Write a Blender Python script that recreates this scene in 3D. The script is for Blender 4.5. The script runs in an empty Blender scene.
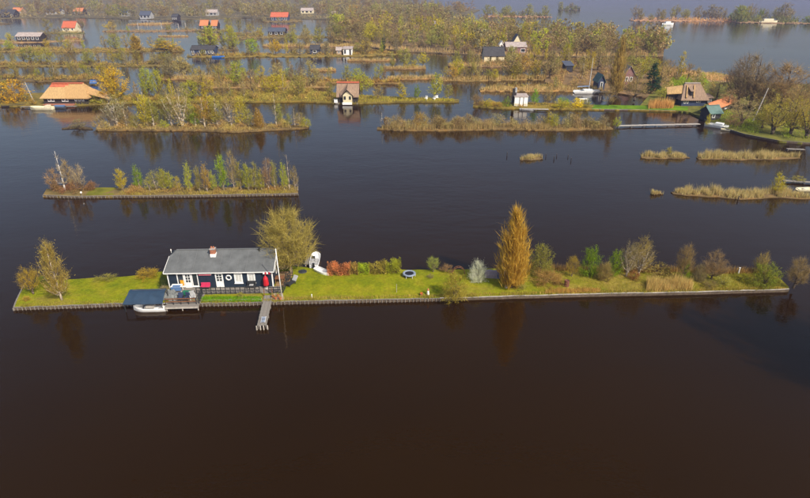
import bpy, math, random
import numpy as np
from mathutils import Vector
random.seed(7); RNG = np.random.default_rng(7)
R = math.radians
SC = bpy.context.scene
COL = SC.collection

# ------------------------------------------------------------------ camera, sky, sun, exposure
FPX, CX, CY, PITCH, HCAM = 560.0, 405.0, 249.0, R(25.7), 32.0
cam_d = bpy.data.cameras.new('camera'); cam = bpy.data.objects.new('camera', cam_d); COL.objects.link(cam)
cam.location = (0, 0, HCAM); cam.rotation_euler = (math.pi/2 - PITCH, 0, 0)
cam_d.sensor_width = 36; cam_d.lens = FPX/810*36; cam_d.clip_start = 0.5; cam_d.clip_end = 20000
SC.camera = cam

SUN_EL = 42.0
SUN_XY = Vector((0.66, -0.75)).normalized()
to_sun = Vector((SUN_XY.x*math.cos(R(SUN_EL)), SUN_XY.y*math.cos(R(SUN_EL)), math.sin(R(SUN_EL))))
world = bpy.data.worlds.new('World'); SC.world = world; world.use_nodes = True
wn = world.node_tree
bg = wn.nodes['Background']
sky = wn.nodes.new('ShaderNodeTexSky'); sky.sky_type = 'NISHITA'; sky.sun_disc = False
sky.sun_elevation = R(SUN_EL); sky.sun_rotation = math.atan2(SUN_XY.x, SUN_XY.y)
sky.air_density = 1.0; sky.dust_density = 4.0; sky.ozone_density = 1.4
wn.links.new(sky.outputs[0], bg.inputs[0]); bg.inputs[1].default_value = 0.15
sun_d = bpy.data.lights.new('sun', 'SUN'); sun = bpy.data.objects.new('sun', sun_d); COL.objects.link(sun)
sun_d.energy = 4.9; sun_d.angle = R(0.55); sun_d.color = (1.0, 0.93, 0.82)
sun.rotation_euler = (-to_sun).to_track_quat('-Z', 'Y').to_euler(); sun.location = (60, -60, 90)
vs = SC.view_settings; vs.view_transform = 'Standard'; vs.look = 'None'; vs.exposure = 0.0; vs.gamma = 1.0
vs.use_curve_mapping = False

# ------------------------------------------------------------------ picture measurements -> ground positions
SP, CP = math.sin(PITCH), math.cos(PITCH)
def P(x, y, z=0.0):
    u = (x-CX)/FPX; v = (CY-y)/FPX
    dy = v*SP + CP; dz = v*CP - SP
    t = (z-HCAM)/dz
    return Vector((u*t, dy*t, z))
def height_at(b, ytop):
    v = (CY-ytop)/FPX
    return b.y*(v*CP-SP)/(CP+v*SP) + HCAM
def ppm(b):
    return FPX/(b.y*CP-(b.z-HCAM)*SP)

# ------------------------------------------------------------------ materials
MATS = {}
def new_mat(name):
    m = bpy.data.materials.new(name); m.use_nodes = True; MATS[name] = m
    nt = m.node_tree
    return m, nt, nt.nodes, nt.links, nt.nodes['Principled BSDF']
def noise(nt, scale, detail=3, rough=0.55, coord='Object', stretch=None):
    tc = nt.nodes.new('ShaderNodeTexCoord'); n = nt.nodes.new('ShaderNodeTexNoise')
    n.inputs['Scale'].default_value = scale; n.inputs['Detail'].default_value = detail; n.inputs['Roughness'].default_value = rough
    if stretch:
        mp = nt.nodes.new('ShaderNodeMapping'); mp.inputs['Scale'].default_value = stretch
        nt.links.new(tc.outputs[coord], mp.inputs[0]); nt.links.new(mp.outputs[0], n.inputs['Vector'])
    else:
        nt.links.new(tc.outputs[coord], n.inputs['Vector'])
    return n
def ramp(nt, fac, stops):
    r = nt.nodes.new('ShaderNodeValToRGB'); nt.links.new(fac, r.inputs[0])
    e = r.color_ramp.elements
    while len(e) < len(stops): e.new(0.5)
    for el, (p, c) in zip(e, stops): el.position = p; el.color = (*c, 1)
    return r
def mixc(nt, mode, fac, a, b):
    m = nt.nodes.new('ShaderNodeMix'); m.data_type = 'RGBA'; m.blend_type = mode
    if hasattr(fac, 'node'): nt.links.new(fac, m.inputs[0])
    else: m.inputs[0].default_value = fac
    for s, i in ((a, 6), (b, 7)):
        if hasattr(s, 'node'): nt.links.new(s, m.inputs[i])
        else: m.inputs[i].default_value = (*s, 1)
    return m.outputs[2]
def plain(name, col, rough=0.6, var=0.25, scale=3.0, metal=0.0, bump=0.0, stretch=None, spec=0.3, coord='Object'):
    m, nt, N, L, b = new_mat(name)
    n = noise(nt, scale, 4, 0.6, coord, stretch)
    lo = tuple(c*(1-var) for c in col); hi = tuple(min(1, c*(1+var)) for c in col)
    r = ramp(nt, n.outputs[0], [(0.3, lo), (0.7, hi)])
    L.new(r.outputs[0], b.inputs['Base Color'])
    b.inputs['Roughness'].default_value = rough; b.inputs['Metallic'].default_value = metal
    b.inputs['Specular IOR Level'].default_value = spec
    if bump:
        bp = N.new('ShaderNodeBump'); bp.inputs['Strength'].default_value = bump; bp.inputs['Distance'].default_value = 0.03
        L.new(n.outputs[0], bp.inputs['Height']); L.new(bp.outputs[0], b.inputs['Normal'])
    return m

# water: dark peaty lake with wind ripples
def make_water():
    m, nt, N, L, b = new_mat('water')
    n0 = noise(nt, 0.03, 3)
    r0 = ramp(nt, n0.outputs[0], [(0.3, (0.0125, 0.0051, 0.0002)), (0.7, (0.0165, 0.0069, 0.0004))])
    L.new(r0.outputs[0], b.inputs['Base Color'])
    b.inputs['Roughness'].default_value = 0.06; b.inputs['IOR'].default_value = 1.33
    b.inputs['Specular IOR Level'].default_value = 0.5; b.inputs['Specular Tint'].default_value = (1.0, 0.62, 0.22, 1)
    na = noise(nt, 1.1, 3, 0.6, stretch=(0.55, 1.0, 1.0))
    nb = noise(nt, 0.22, 2, 0.5, stretch=(0.6, 1.0, 1.0))
    nw = noise(nt, 0.018, 3, 0.6)
    rw = ramp(nt, nw.outputs[0], [(0.35, (0.35,)*3), (0.65, (1.0,)*3)])
    ad = N.new('ShaderNodeMath'); ad.operation = 'MULTIPLY_ADD'
    L.new(nb.outputs[0], ad.inputs[0]); ad.inputs[1].default_value = 1.6; L.new(na.outputs[0], ad.inputs[2])
    bp = N.new('ShaderNodeBump'); bp.inputs['Distance'].default_value = 0.14
    ml = N.new('ShaderNodeMath'); ml.operation = 'MULTIPLY'; ml.inputs[1].default_value = 0.30
    L.new(rw.outputs[0], ml.inputs[0]); L.new(ml.outputs[0], bp.inputs['Strength'])
    L.new(ad.outputs[0], bp.inputs['Height']); L.new(bp.outputs[0], b.inputs['Normal'])
make_water()

# foliage and bark take each plant's own colour (object colour) times a per-face variation
def make_foliage(name, trans):
    m, nt, N, L, b = new_mat(name)
    oi = N.new('ShaderNodeObjectInfo'); at = N.new('ShaderNodeAttribute'); at.attribute_name = 'Col'
    c = mixc(nt, 'MULTIPLY', 1.0, oi.outputs['Color'], at.outputs['Color'])
    gm = N.new('ShaderNodeVectorMath'); gm.operation = 'MULTIPLY'; L.new(c, gm.inputs[0]); gm.inputs[1].default_value = (2.05, 2.1, 1.6); c = gm.outputs[0]
    L.new(c, b.inputs['Base Color']); b.inputs['Roughness'].default_value = 0.75; b.inputs['Specular IOR Level'].default_value = 0.15
    tr = N.new('ShaderNodeBsdfTranslucent'); L.new(c, tr.inputs[0])
    mx = N.new('ShaderNodeMixShader'); mx.inputs[0].default_value = trans
    out = N['Material Output']
    L.new(b.outputs[0], mx.inputs[1]); L.new(tr.outputs[0], mx.inputs[2]); L.new(mx.outputs[0], out.inputs[0])
make_foliage('foliage', 0.42)
def make_bark():
    m, nt, N, L, b = new_mat('bark')
    oi = N.new('ShaderNodeObjectInfo')
    n = noise(nt, 14, 3, 0.6, stretch=(1, 1, 0.25))
    r = ramp(nt, n.outputs[0], [(0.35, (0.55,)*3), (0.65, (1.15,)*3)])
    L.new(mixc(nt, 'MULTIPLY', 1.0, oi.outputs['Color'], r.outputs[0]), b.inputs['Base Color'])
    b.inputs['Roughness'].default_value = 0.85; b.inputs['Specular IOR Level'].default_value = 0.2
make_bark()
def make_ground():
    m, nt, N, L, b = new_mat('ground')
    oi = N.new('ShaderNodeObjectInfo')
    n = noise(nt, 0.35, 5, 0.65)
    r = ramp(nt, n.outputs[0], [(0.3, (0.5, 0.5, 0.55)), (0.5, (1.0, 1.0, 1.0)), (0.72, (1.5, 1.25, 0.9))])
    L.new(mixc(nt, 'MULTIPLY', 1.0, oi.outputs['Color'], r.outputs[0]), b.inputs['Base Color'])
    b.inputs['Roughness'].default_value = 0.95; b.inputs['Specular IOR Level'].default_value = 0.1
make_ground()
def make_lawn():
    m, nt, N, L, b = new_mat('lawn')
    n1 = noise(nt, 0.45, 5, 0.65); n2 = noise(nt, 3.5, 4, 0.7)
    g = ramp(nt, n1.outputs[0], [(0.28, (0.115, 0.150, 0.004)), (0.5, (0.195, 0.205, 0.006)), (0.72, (0.265, 0.22, 0.014))])
    st = ramp(nt, n1.outputs[0], [(0.3, (0.13, 0.14, 0.010)), (0.5, (0.20, 0.18, 0.014)), (0.7, (0.30, 0.22, 0.05))])
    tc = N.new('ShaderNodeTexCoord'); sx = N.new('ShaderNodeSeparateXYZ'); L.new(tc.outputs['Object'], sx.inputs[0])
    mr = N.new('ShaderNodeMapRange'); mr.inputs[1].default_value = 10; mr.inputs[2].default_value = 22
    L.new(sx.outputs[0], mr.inputs[0])
    c = mixc(nt, 'MIX', mr.outputs[0], g.outputs[0], st.outputs[0])
    v = ramp(nt, n2.outputs[0], [(0.3, (0.66,)*3), (0.7, (1.22,)*3)])
    n3 = noise(nt, 0.16, 4, 0.7, stretch=(0.6, 1.6, 1)); wear = ramp(nt, n3.outputs[0], [(0.54, (0,)*3), (0.72, (0.7,)*3)])
    c = mixc(nt, 'MIX', wear.outputs[0], c, (0.24, 0.165, 0.045))
    L.new(mixc(nt, 'MULTIPLY', 1.0, c, v.outputs[0]), b.inputs['Base Color'])
    b.inputs['Roughness'].default_value = 0.95; b.inputs['Specular IOR Level'].default_value = 0.1
make_lawn()
plain('pile_wood', (0.105, 0.078, 0.055), 0.9, 0.4, 3)
plain('grey_wood', (0.20, 0.18, 0.155), 0.85, 0.35, 4, bump=0.3, stretch=(1, 6, 1))
plain('pale_wood', (0.36, 0.33, 0.29), 0.8, 0.25, 4)
plain('cap_stone', (0.37, 0.34, 0.31), 0.85, 0.3, 2.0)
plain('brown_wood', (0.17, 0.075, 0.035), 0.75, 0.3, 4)
plain('tan_board', (0.24, 0.15, 0.07), 0.8, 0.3, 3)
plain('dark_rail', (0.028, 0.03, 0.032), 0.6, 0.3, 5)
plain('navy_board', (0.017, 0.028, 0.046), 0.55, 0.3, 6, stretch=(0.3, 0.3, 9), bump=0.4)
plain('dark_wall', (0.035, 0.028, 0.026), 0.8, 0.35, 2)
plain('white_paint', (0.78, 0.77, 0.74), 0.5, 0.06, 3)
plain('cream_paint', (0.66, 0.58, 0.38), 0.6, 0.1, 3)
plain('roof_felt', (0.106, 0.112, 0.113), 0.85, 0.24, 0.9, bump=0.1)
plain('roof_seam', (0.125, 0.13, 0.13), 0.8, 0.1, 3)
plain('thatch_tan', (0.44, 0.28, 0.12), 0.95, 0.28, 2.2, bump=0.5, stretch=(3, 0.6, 0.6))
plain('thatch_orange', (0.42, 0.255, 0.105), 0.95, 0.22, 2.2, bump=0.5, stretch=(3, 0.6, 0.6))
plain('thatch_brown', (0.25, 0.17, 0.115), 0.95, 0.3, 2.2, bump=0.5, stretch=(3, 0.6, 0.6))
plain('red_tile', (0.45, 0.115, 0.055), 0.7, 0.2, 1.5)
plain('orange_tile', (0.48, 0.18, 0.075), 0.75, 0.2, 1.5)
plain('brick', (0.33, 0.13, 0.075), 0.85, 0.35, 7)
plain('slate_blue', (0.07, 0.08, 0.105), 0.6, 0.2, 1)
plain('slate_dark', (0.05, 0.048, 0.05), 0.8, 0.25, 1)
plain('teal_roof', (0.10, 0.17, 0.15), 0.7, 0.2, 1)
plain('pale_roof', (0.36, 0.30, 0.27), 0.8, 0.25, 1)
plain('blue_wall', (0.035, 0.05, 0.10), 0.6, 0.2, 1)
plain('tan_wall', (0.34, 0.24, 0.15), 0.8, 0.2, 1)
plain('rose_wall', (0.22, 0.12, 0.11), 0.8, 0.2, 1)
plain('tarp_navy', (0.022, 0.045, 0.078), 0.5, 0.18, 1.5, bump=0.2, spec=0.4)
plain('tarp_grey', (0.16, 0.17, 0.165), 0.8, 0.45, 2.5, bump=0.6)
plain('tarp_mauve', (0.27, 0.23, 0.27), 0.6, 0.2, 2)
plain('tarp_blue', (0.05, 0.12, 0.30), 0.6, 0.2, 2)
plain('red_cloth', (0.44, 0.012, 0.02), 0.6, 0.15, 3)
plain('pink_cloth', (0.50, 0.035, 0.10), 0.65, 0.12, 3)
plain('rose_cloth', (0.60, 0.16, 0.20), 0.65, 0.12, 3)
plain('blue_cloth', (0.09, 0.17, 0.33), 0.7, 0.15, 3)
plain('blue_plastic', (0.03, 0.13, 0.42), 0.4, 0.1, 3)
plain('green_plastic', (0.012, 0.14, 0.075), 0.45, 0.15, 3)
plain('amber_cloth', (0.62, 0.30, 0.02), 0.7, 0.3, 6)
plain('black_mat', (0.012, 0.012, 0.014), 0.6, 0.2, 4)
plain('pad_blue', (0.22, 0.26, 0.33), 0.5, 0.2, 4)
plain('gelcoat', (0.80, 0.80, 0.78), 0.35, 0.05, 2, spec=0.5)
plain('boat_grey', (0.34, 0.34, 0.34), 0.6, 0.15, 2)
plain('boat_cream', (0.66, 0.60, 0.42), 0.5, 0.1, 2)
plain('rust_metal', (0.15, 0.06, 0.038), 0.8, 0.4, 6)
plain('metal_pole', (0.60, 0.60, 0.60), 0.45, 0.08, 2)
plain('gravel', (0.33, 0.25, 0.17), 0.95, 0.4, 6)
plain('terracotta', (0.42, 0.14, 0.06), 0.8, 0.2, 6)
plain('rock', (0.36, 0.34, 0.31), 0.9, 0.3, 5)
def make_glass():
    m, nt, N, L, b = new_mat('window_glass')
    b.inputs['Base Color'].default_value = (0.03, 0.035, 0.04, 1); b.inputs['Roughness'].default_value = 0.08
    b.inputs['Specular IOR Level'].default_value = 0.7
make_glass()
plain('curtain', (0.50, 0.50, 0.47), 0.8, 0.2, 5)

# ------------------------------------------------------------------ object helpers
def prop(o, label=None, cat=None, group=None, kind=None):
    if label: o['label'] = label
    if cat: o['category'] = cat
    if group: o['group'] = group
    if kind: o['kind'] = kind
    return o
def thing(name, label, cat, loc=(0, 0, 0), rz=0.0, group=None, scale=None):
    o = bpy.data.objects.new(name, None); COL.objects.link(o)
    o.location = loc; o.rotation_euler = (0, 0, rz)
    o.empty_display_size = 0.3
    if scale: o.scale = scale
    return prop(o, label, cat, group)
def link(name, me, parent=None, color=None):
    o = bpy.data.objects.new(name, me); COL.objects.link(o)
    if parent: o.parent = parent
    if color: o.color = (*color, 1)
    return o
def mesh_np(name, V, Fq=None, Ft=None, col=None, mat=None, smooth=False):
    """quads Fq (n,4), triangles Ft (m,3); col = per-face rgb in order quads then triangles"""
    me = bpy.data.meshes.new(name)
    V = np.asarray(V, np.float32)
    nq = 0 if Fq is None else len(Fq); nt_ = 0 if Ft is None else len(Ft)
    me.vertices.add(len(V)); me.vertices.foreach_set('co', V.ravel())
    loops = []
    if nq: loops.append(np.asarray(Fq, np.int32).ravel())
    if nt_: loops.append(np.asarray(Ft, np.int32).ravel())
    loops = np.concatenate(loops)
    me.loops.add(len(loops)); me.loops.foreach_set('vertex_index', loops)
    starts = np.concatenate([np.arange(nq)*4, nq*4+np.arange(nt_)*3]).astype(np.int32)
    me.polygons.add(nq+nt_); me.polygons.foreach_set('loop_start', starts)
    me.update(calc_edges=True)
    if col is not None:
        a = me.color_attributes.new('Col', 'FLOAT_COLOR', 'CORNER')
        cl = np.concatenate([np.repeat(np.asarray(col[:nq]), 4, 0).reshape(-1, 3), np.repeat(np.asarray(col[nq:]), 3, 0).reshape(-1, 3)])
        a.data.foreach_set('color', np.c_[cl, np.ones(len(cl))].astype(np.float32).ravel())
    if mat: me.materials.append(MATS[mat])
    if smooth: me.polygons.foreach_set('use_smooth', np.ones(nq+nt_, bool))
    return me

class MB:
    """collects shapes of ONE part"""
    def __init__(s): s.v = []; s.f = []
    def add(s, vs_, fs):
        o = len(s.v); s.v += [tuple(p) for p in vs_]; s.f += [tuple(i+o for i in f) for f in fs]; return s
    def box(s, x0, x1, y0, y1, z0, z1):
        return s.add([(x0,y0,z0),(x1,y0,z0),(x1,y1,z0),(x0,y1,z0),(x0,y0,z1),(x1,y0,z1),(x1,y1,z1),(x0,y1,z1)],
                     [(0,3,2,1),(4,5,6,7),(0,1,5,4),(1,2,6,5),(2,3,7,6),(3,0,4,7)])
    def bar(s, a, b, w, h):
        """rectangular bar from a to b, w wide sideways, h high"""
        a = Vector(a); b = Vector(b); d = (b-a).normalized()
        up = Vector((0,0,1)) if abs(d.z) < 0.95 else Vector((0,1,0))
        r = d.cross(up).normalized()*w/2; u = r.cross(d).normalized()*h/2
        pts = [a-r-u, a+r-u, a+r+u, a-r+u, b-r-u, b+r-u, b+r+u, b-r+u]
        return s.add(pts, [(0,3,2,1),(4,5,6,7),(0,1,5,4),(1,2,6,5),(2,3,7,6),(3,0,4,7)])
    def tube(s, a, b, r0, r1=None, n=8):
        r1 = r0 if r1 is None else r1
        a = Vector(a); b = Vector(b); d = (b-a).normalized()
        q = Vector((1,0,0)) if abs(d.x) < 0.8 else Vector((0,1,0))
        x = d.cross(q).normalized(); y = d.cross(x)
        vs_ = []
        for c, r in ((a, r0), (b, r1)):
            for i in range(n):
                t = 2*math.pi*i/n; vs_.append(c + x*math.cos(t)*r + y*math.sin(t)*r)
        fs = [(i, (i+1) % n, n+(i+1) % n, n+i) for i in range(n)] + [tuple(range(n))[::-1], tuple(range(n, 2*n))]
        return s.add(vs_, fs)
    def lathe(s, prof, c=(0,0,0), n=20, axis='z'):
        vs_ = []; m = len(prof)
        for i in range(n):
            t = 2*math.pi*i/n
            for (r, z) in prof:
                p = (r*math.cos(t), r*math.sin(t), z) if axis == 'z' else (r*math.cos(t), z, r*math.sin(t))
                vs_.append((p[0]+c[0], p[1]+c[1], p[2]+c[2]))
        fs = [(i*m+j, ((i+1) % n)*m+j, ((i+1) % n)*m+j+1, i*m+j+1) for i in range(n) for j in range(m-1)]
        return s.add(vs_, fs)
    def build(s, name, mat, parent=None, smooth=False, bevel=0):
        me = bpy.data.meshes.new(name); me.from_pydata(s.v, [], s.f); me.update()
        me.materials.append(MATS[mat])
        if smooth:
            for p in me.polygons: p.use_smooth = True
        o = link(name, me, parent)
        if bevel:
            b = o.modifiers.new('bevel', 'BEVEL'); b.width = bevel; b.segments = 2
        return o

# ------------------------------------------------------------------ the lake
def water_sheet():
    me = bpy.data.meshes.new('lake_water')
    s = 4200
    me.from_pydata([(-s,-600,0),(s,-600,0),(s,s,0),(-s,s,0)], [], [(0,1,2,3)])
    me.materials.append(MATS['water'])
    o = link('lake_water', me); prop(o, 'dark brown peaty lake water rippled by wind', kind='structure')
water_sheet()

# ------------------------------------------------------------------ land strips
def resample(pts, n):
    pts = [Vector(p) for p in pts]
    d = [0]
    for a, b in zip(pts, pts[1:]): d.append(d[-1]+(b-a).length)
    out = []
    for i in range(n):
        t = d[-1]*i/(n-1); k = 0
        while k < len(pts)-2 and d[k+1] < t: k += 1
        u = (t-d[k])/max(1e-6, d[k+1]-d[k]); out.append(pts[k].lerp(pts[k+1], min(1, max(0, u))))
    return out
def strip(name, label, front, back=None, depth=None, h=0.3, mat='ground', color=(0.12, 0.10, 0.04), ncol=None, nrow=5, edge=0.35, hump=0.12, taper=True):
    """low bank of land; front/back measured in the picture at the top of the bank"""
    f = [P(x, y, h) for x, y in front]
    L = sum((b-a).length for a, b in zip(f, f[1:]))
    n = ncol or int(min(160, max(14, L/1.5)))
    F = resample(f, n)
    if back: B = resample([P(x, y, h) for x, y in back], n)
    else:
        B = []
        for i, p in enumerate(F):
            t = i/(n-1); k = min(1, 6*t, 6*(1-t)) if taper else 1
            B.append(p + Vector((0, depth*(0.25+0.75*k)*random.uniform(0.85, 1.15), 0)))
    jit = edge if not back else edge
    for i in range(n):
        if mat != 'lawn':
            F[i] = F[i] + Vector((0, random.uniform(-jit, jit), 0)); 
        B[i] = B[i] + Vector((0, random.uniform(-jit, jit), 0))
    V = []; rows = nrow+1
    for i in range(n):
        V.append((F[i].x, F[i].y-0.03, -0.4))
        for j in range(rows):
            t = j/(rows-1); p = F[i].lerp(B[i], t)
            end = min(1, 8*i/(n-1), 8*(1-i/(n-1)))
            V.append((p.x, p.y, h + (hump*math.sin(math.pi*t)*random.uniform(0.5, 1.3)*end if 0 < j < rows-1 else 0)))
        V.append((B[i].x, B[i].y+0.25, -0.4))
    m = rows+2
    fs = [(i*m+j, (i+1)*m+j, (i+1)*m+j+1, i*m+j+1) for i in range(n-1) for j in range(m-1)]
    fs += [tuple(range(m)), tuple(reversed(range((n-1)*m, n*m)))]
    me = bpy.data.meshes.new(name); me.from_pydata(V, [], fs); me.materials.append(MATS[mat]); me.update()
    o = link(name, me, None, color); prop(o, label, kind='structure')
    o['_F'] = 1
    STR[o.name] = (F, B, h)
    del o['_F']
    return o
STR = {}
def on(o, t, d):
    """point on a strip: t along, d from front (0) to back (1)"""
    F, B, h = STR[o.name]; i = t*(len(F)-1); k = min(len(F)-2, int(i)); u = i-k
    return F[k].lerp(F[k+1], u).lerp(B[k].lerp(B[k+1], u), d)
def bulkhead(island, front, h=0.36, pile_gap=0.55, cap='cap_stone', piles=True, t0=0.10):
    pts = resample([P(x, y, h) for x, y in front], max(6, len(front)*6))
    bd = MB(); cp = MB(); pl = MB()
    pts = [p+Vector((0, random.uniform(-.035, .035), random.uniform(-.05, .015))) for p in pts]
    for a, b in zip(pts, pts[1:]):
        e = (b-a).normalized()*0.0
        off = Vector((0, -0.05, 0))
        bd.bar(a+off+Vector((0,0,-h/2-0.12)), b+off+Vector((0,0,-h/2-0.12)), 0.06, h+0.25)
        cp.bar(a+Vector((0,-0.04,0.025)), b+Vector((0,-0.04,0.025)), 0.13, 0.05)
    L = sum((b-a).length for a, b in zip(pts, pts[1:]))
    o1 = bd.build('bulkhead_board', 'pile_wood', island)
    cp.build('bulkhead_cap', cap, island)
    if piles:
        for q in resample(pts, int(L/pile_gap)):
            x = q.x+random.uniform(-.04, .04); pl.tube((x, q.y-0.14, -0.5), (x+random.uniform(-.02,.02), q.y-0.14, h+random.uniform(-.10, .02)), 0.05, n=6)
        o = pl.build('bulkhead_piles', 'pile_wood' if cap != 'grey_wood' else 'grey_wood', island); prop(o, kind='stuff')

# ------------------------------------------------------------------ plants
def rnd_dirs(n, rng):
    v = rng.normal(size=(n, 3)); return v/np.linalg.norm(v, axis=1, keepdims=True)
def twig_tris(A, B, w, rng):
    """thin triangles from A to B, base width w"""
    n = len(A); d = B-A; s = np.cross(d, rnd_dirs(n, rng)); s /= (np.linalg.norm(s, axis=1, keepdims=True)+1e-9)
    w = np.broadcast_to(np.asarray(w), (n,))[:, None]
    V = np.stack([A-s*w/2, A+s*w/2, B], 1).reshape(-1, 3)
    return V, np.arange(3*n).reshape(n, 3)
def leaf_quads(C, size, rng, flat=0.0):
    n = len(C); a = rnd_dirs(n, rng); a[:, 2] *= (1-flat); a /= np.linalg.norm(a, axis=1, keepdims=True)
    b = np.cross(a, rnd_dirs(n, rng)); b /= (np.linalg.norm(b, axis=1, keepdims=True)+1e-9)
    s = (size*rng.uniform(0.6, 1.35, n))[:, None]
    V = np.stack([C-a*s*.5, C+b*s*.32, C+a*s*.5, C-b*s*.32], 1).reshape(-1, 3)
    return V, np.arange(4*n).reshape(n, 4)

KIND = {   # R crown radius for height 1; c0 crown start; rise of limbs; twig length; fan = how upright twigs are; leaf share; dn clump density; rag raggedness
 'round':  dict(R=.46, c0=.17, rise=.75, tl=.15, fan=.7, leaf=.06, stems=1, dn=1, rag=.12, env=lambda s: math.sin(math.pi*min(1,(.08+.9*s)))**.55),
 'poplar': dict(R=.17, c0=.03, rise=3.0, tl=.10, fan=3.0, leaf=.0, stems=1, dn=2.4, rag=.06, env=lambda s: (s+.05)**.33*(1-s)**.75*1.6),
 'birch':  dict(R=.20, c0=.14, rise=1.9, tl=.15, fan=1.7, leaf=.85, stems=1, dn=.5, rag=.42, env=lambda s: (s+.05)**.3*(1-s)**.65*1.6),
 'bare':   dict(R=.34, c0=.2, rise=1.0, tl=.17, fan=.8, leaf=.12, stems=1, dn=.42, rag=.35, env=lambda s: math.sin(math.pi*(.1+.85*s))**.7),
 'leafy':  dict(R=.40, c0=.2, rise=.8, tl=.10, fan=.5, leaf=1.3, stems=1, dn=.8, rag=.25, env=lambda s: math.sin(math.pi*(.12+.86*s))**.6),
 'multi':  dict(R=.42, c0=.25, rise=1.0, tl=.15, fan=.8, leaf=.45, stems=4, dn=.5, rag=.32, env=lambda s: math.sin(math.pi*(.15+.8*s))**.7),
 'shrub':  dict(R=.52, c0=.02, rise=.5, tl=.16, fan=.6, leaf=1.1, stems=6, dn=.46, rag=.45, env=lambda s: (1-s**2.0)**.5*(.75+.25*min(1, s*4))),
 'brush':  dict(R=.52, c0=.0, rise=.9, tl=.30, fan=1.2, leaf=.3, stems=7, dn=.4, rag=.4, env=lambda s: (1-s**2.2)**.5*(.8+.2*min(1, s*4))),
 'dead':   dict(R=.16, c0=.25, rise=1.2, tl=.12, fan=.8, leaf=.0, stems=1, dn=.14, rag=.3, env=lambda s: (1-s)**.7),
 'conifer':dict(R=.2, c0=.08, rise=-.3, tl=.06, fan=.1, leaf=2.0, stems=1, dn=1, rag=.15, env=lambda s: (1-s)**.75*1.05+.05),
}
LOD = {'near': (260, 14, 24, .0048, .017), 'mid': (130, 11, 20, .0066, .024), 'far': (75, 9, 17, .0095, .032), 'wood': (24, 6, 14, .018, .06)}
TREE = {}
def tree_mesh(kind, lod, var):
    key = (kind, lod, var)
    if key in TREE: return TREE[key]
    k = KIND[kind]; ncl, ntw, nlf, tw, ls = LOD[lod]
    rng = np.random.default_rng(abs(hash(kind)) % 1 + sum(map(ord, kind))*31 + var*7 + len(lod))
    if kind in ('shrub', 'brush'): ls *= 1.7; tw *= 1.5
    ncl = max(8, int(ncl*k['dn']*(1.35 if lod in ('far', 'wood') else 1)))
    ph_ = rng.uniform(0, 6.28, 4)
    if kind in ('round', 'bare', 'brush', 'poplar'): ntw = int(ntw*1.9)
    if kind == 'poplar': ntw = ntw//2
    if kind == 'dead': tw *= .6; ntw = ntw//2
    tb = MB()
    # trunks
    bases = []
    ns = k['stems']; tr = .018 if kind in ('birch', 'dead', 'poplar') else .026
    if kind in ('shrub', 'brush'): tr = .012
    paths = []
    for s in range(ns):
        a = 2*math.pi*s/ns + rng.uniform(0, 1); sp = 0 if ns == 1 else k['R']*rng.uniform(.35, .7)
        top = (.93 if ns == 1 and kind not in ('round', 'leafy') else .62) if ns == 1 else rng.uniform(.55, .8)
        pts = []; n = 6; ph = rng.uniform(-1, 1, 2)*.012
        for i in range(n+1):
            t = i/n
            pts.append(Vector((math.cos(a)*sp*t**1.3+ph[0]*math.sin(3*t), math.sin(a)*sp*t**1.3+ph[1]*math.sin(4*t), top*t)))
        paths.append(pts)
        for i in range(n):
            tb.tube(pts[i], pts[i+1], tr*(1-.85*i/n)*(1.35 if i == 0 else 1), tr*(1-.85*(i+1)/n), n=6)
    VA = []; VB = []; WA = []; TWcol = []; TWl = []
    # clumps
    for c in range(ncl):
        while True:
            s = rng.uniform(0, 1)
            if rng.uniform(0, 1) < k['env'](s)**1.3/1.1 + .03: break
        r = k['R']*k['env'](s)*math.sqrt(rng.uniform(.06, 1)); a = rng.uniform(0, 2*math.pi)*1.0
        lob = 1+k['rag']*(math.sin(2*a+ph_[0]+5*s)*.6+math.sin(3*a+ph_[1]-7*s)*.6)*(.6+.4*math.sin(9*s+ph_[2]))+k['rag']*.5*rng.normal()*.5
        r *= max(.25, lob)
        z = k['c0']+(1-k['c0'])*s*.95
        T = np.array([math.cos(a)*r, math.sin(a)*r, z])
        pts = paths[int(rng.integers(ns))]
        zs = max(k['c0']*.75, z-abs(k['rise'])*r*rng.uniform(.7, 1.2)) if k['rise'] > 0 else z+.02
        zs = min(zs, pts[-1].z*.98)
        i = min(5, int(zs/pts[-1].z*6)); u = zs/pts[-1].z*6-i; p = pts[i].lerp(pts[i+1], u)
        S = np.array(p)
        M = (S+T)/2 + np.array([0, 0, -.25*r if k['rise'] > 0 else 0])+rng.normal(size=3)*.015
        if c < min(ncl*.35, 42):
            rr = tr*(.16 if kind == 'poplar' else .36)*(1-zs*.6)
            tb.tube(S, M, rr, rr*.65, n=4); tb.tube(M, T, rr*.65, rr*.18, n=4)
        else:
            VA += [S, M]; VB += [M+(T-M)*.05, T]; WA += [tw*1.6, tw*1.2]; TWcol += [.8, .8]; TWl += [0, 0]
        br = rng.uniform(.78, 1.15)
        out = np.array([math.cos(a), math.sin(a), 0])
        for _ in range(ntw):
            d = rng.normal(size=3)*.75 + out*.45 + np.array([0, 0, k['fan']])
            d /= np.linalg.norm(d)
            q = M + (T-M)*rng.uniform(.35, 1.0) if kind != 'poplar' else S+(T-S)*rng.uniform(.2, 1)
            e = q + d*k['tl']*rng.uniform(.5, 1.25)
            VA.append(q); VB.append(e); WA.append(tw*rng.uniform(.6, 1.2)); TWcol.append(br*rng.uniform(.7, 1.15))
            TWl.append(br)
    VA = np.array(VA); VB = np.array(VB)
    Vt, Ft = twig_tris(VA, VB, np.array(WA), rng)
    tc = np.array(TWcol)[:, None]*np.array([.95, .86, .80])
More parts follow.
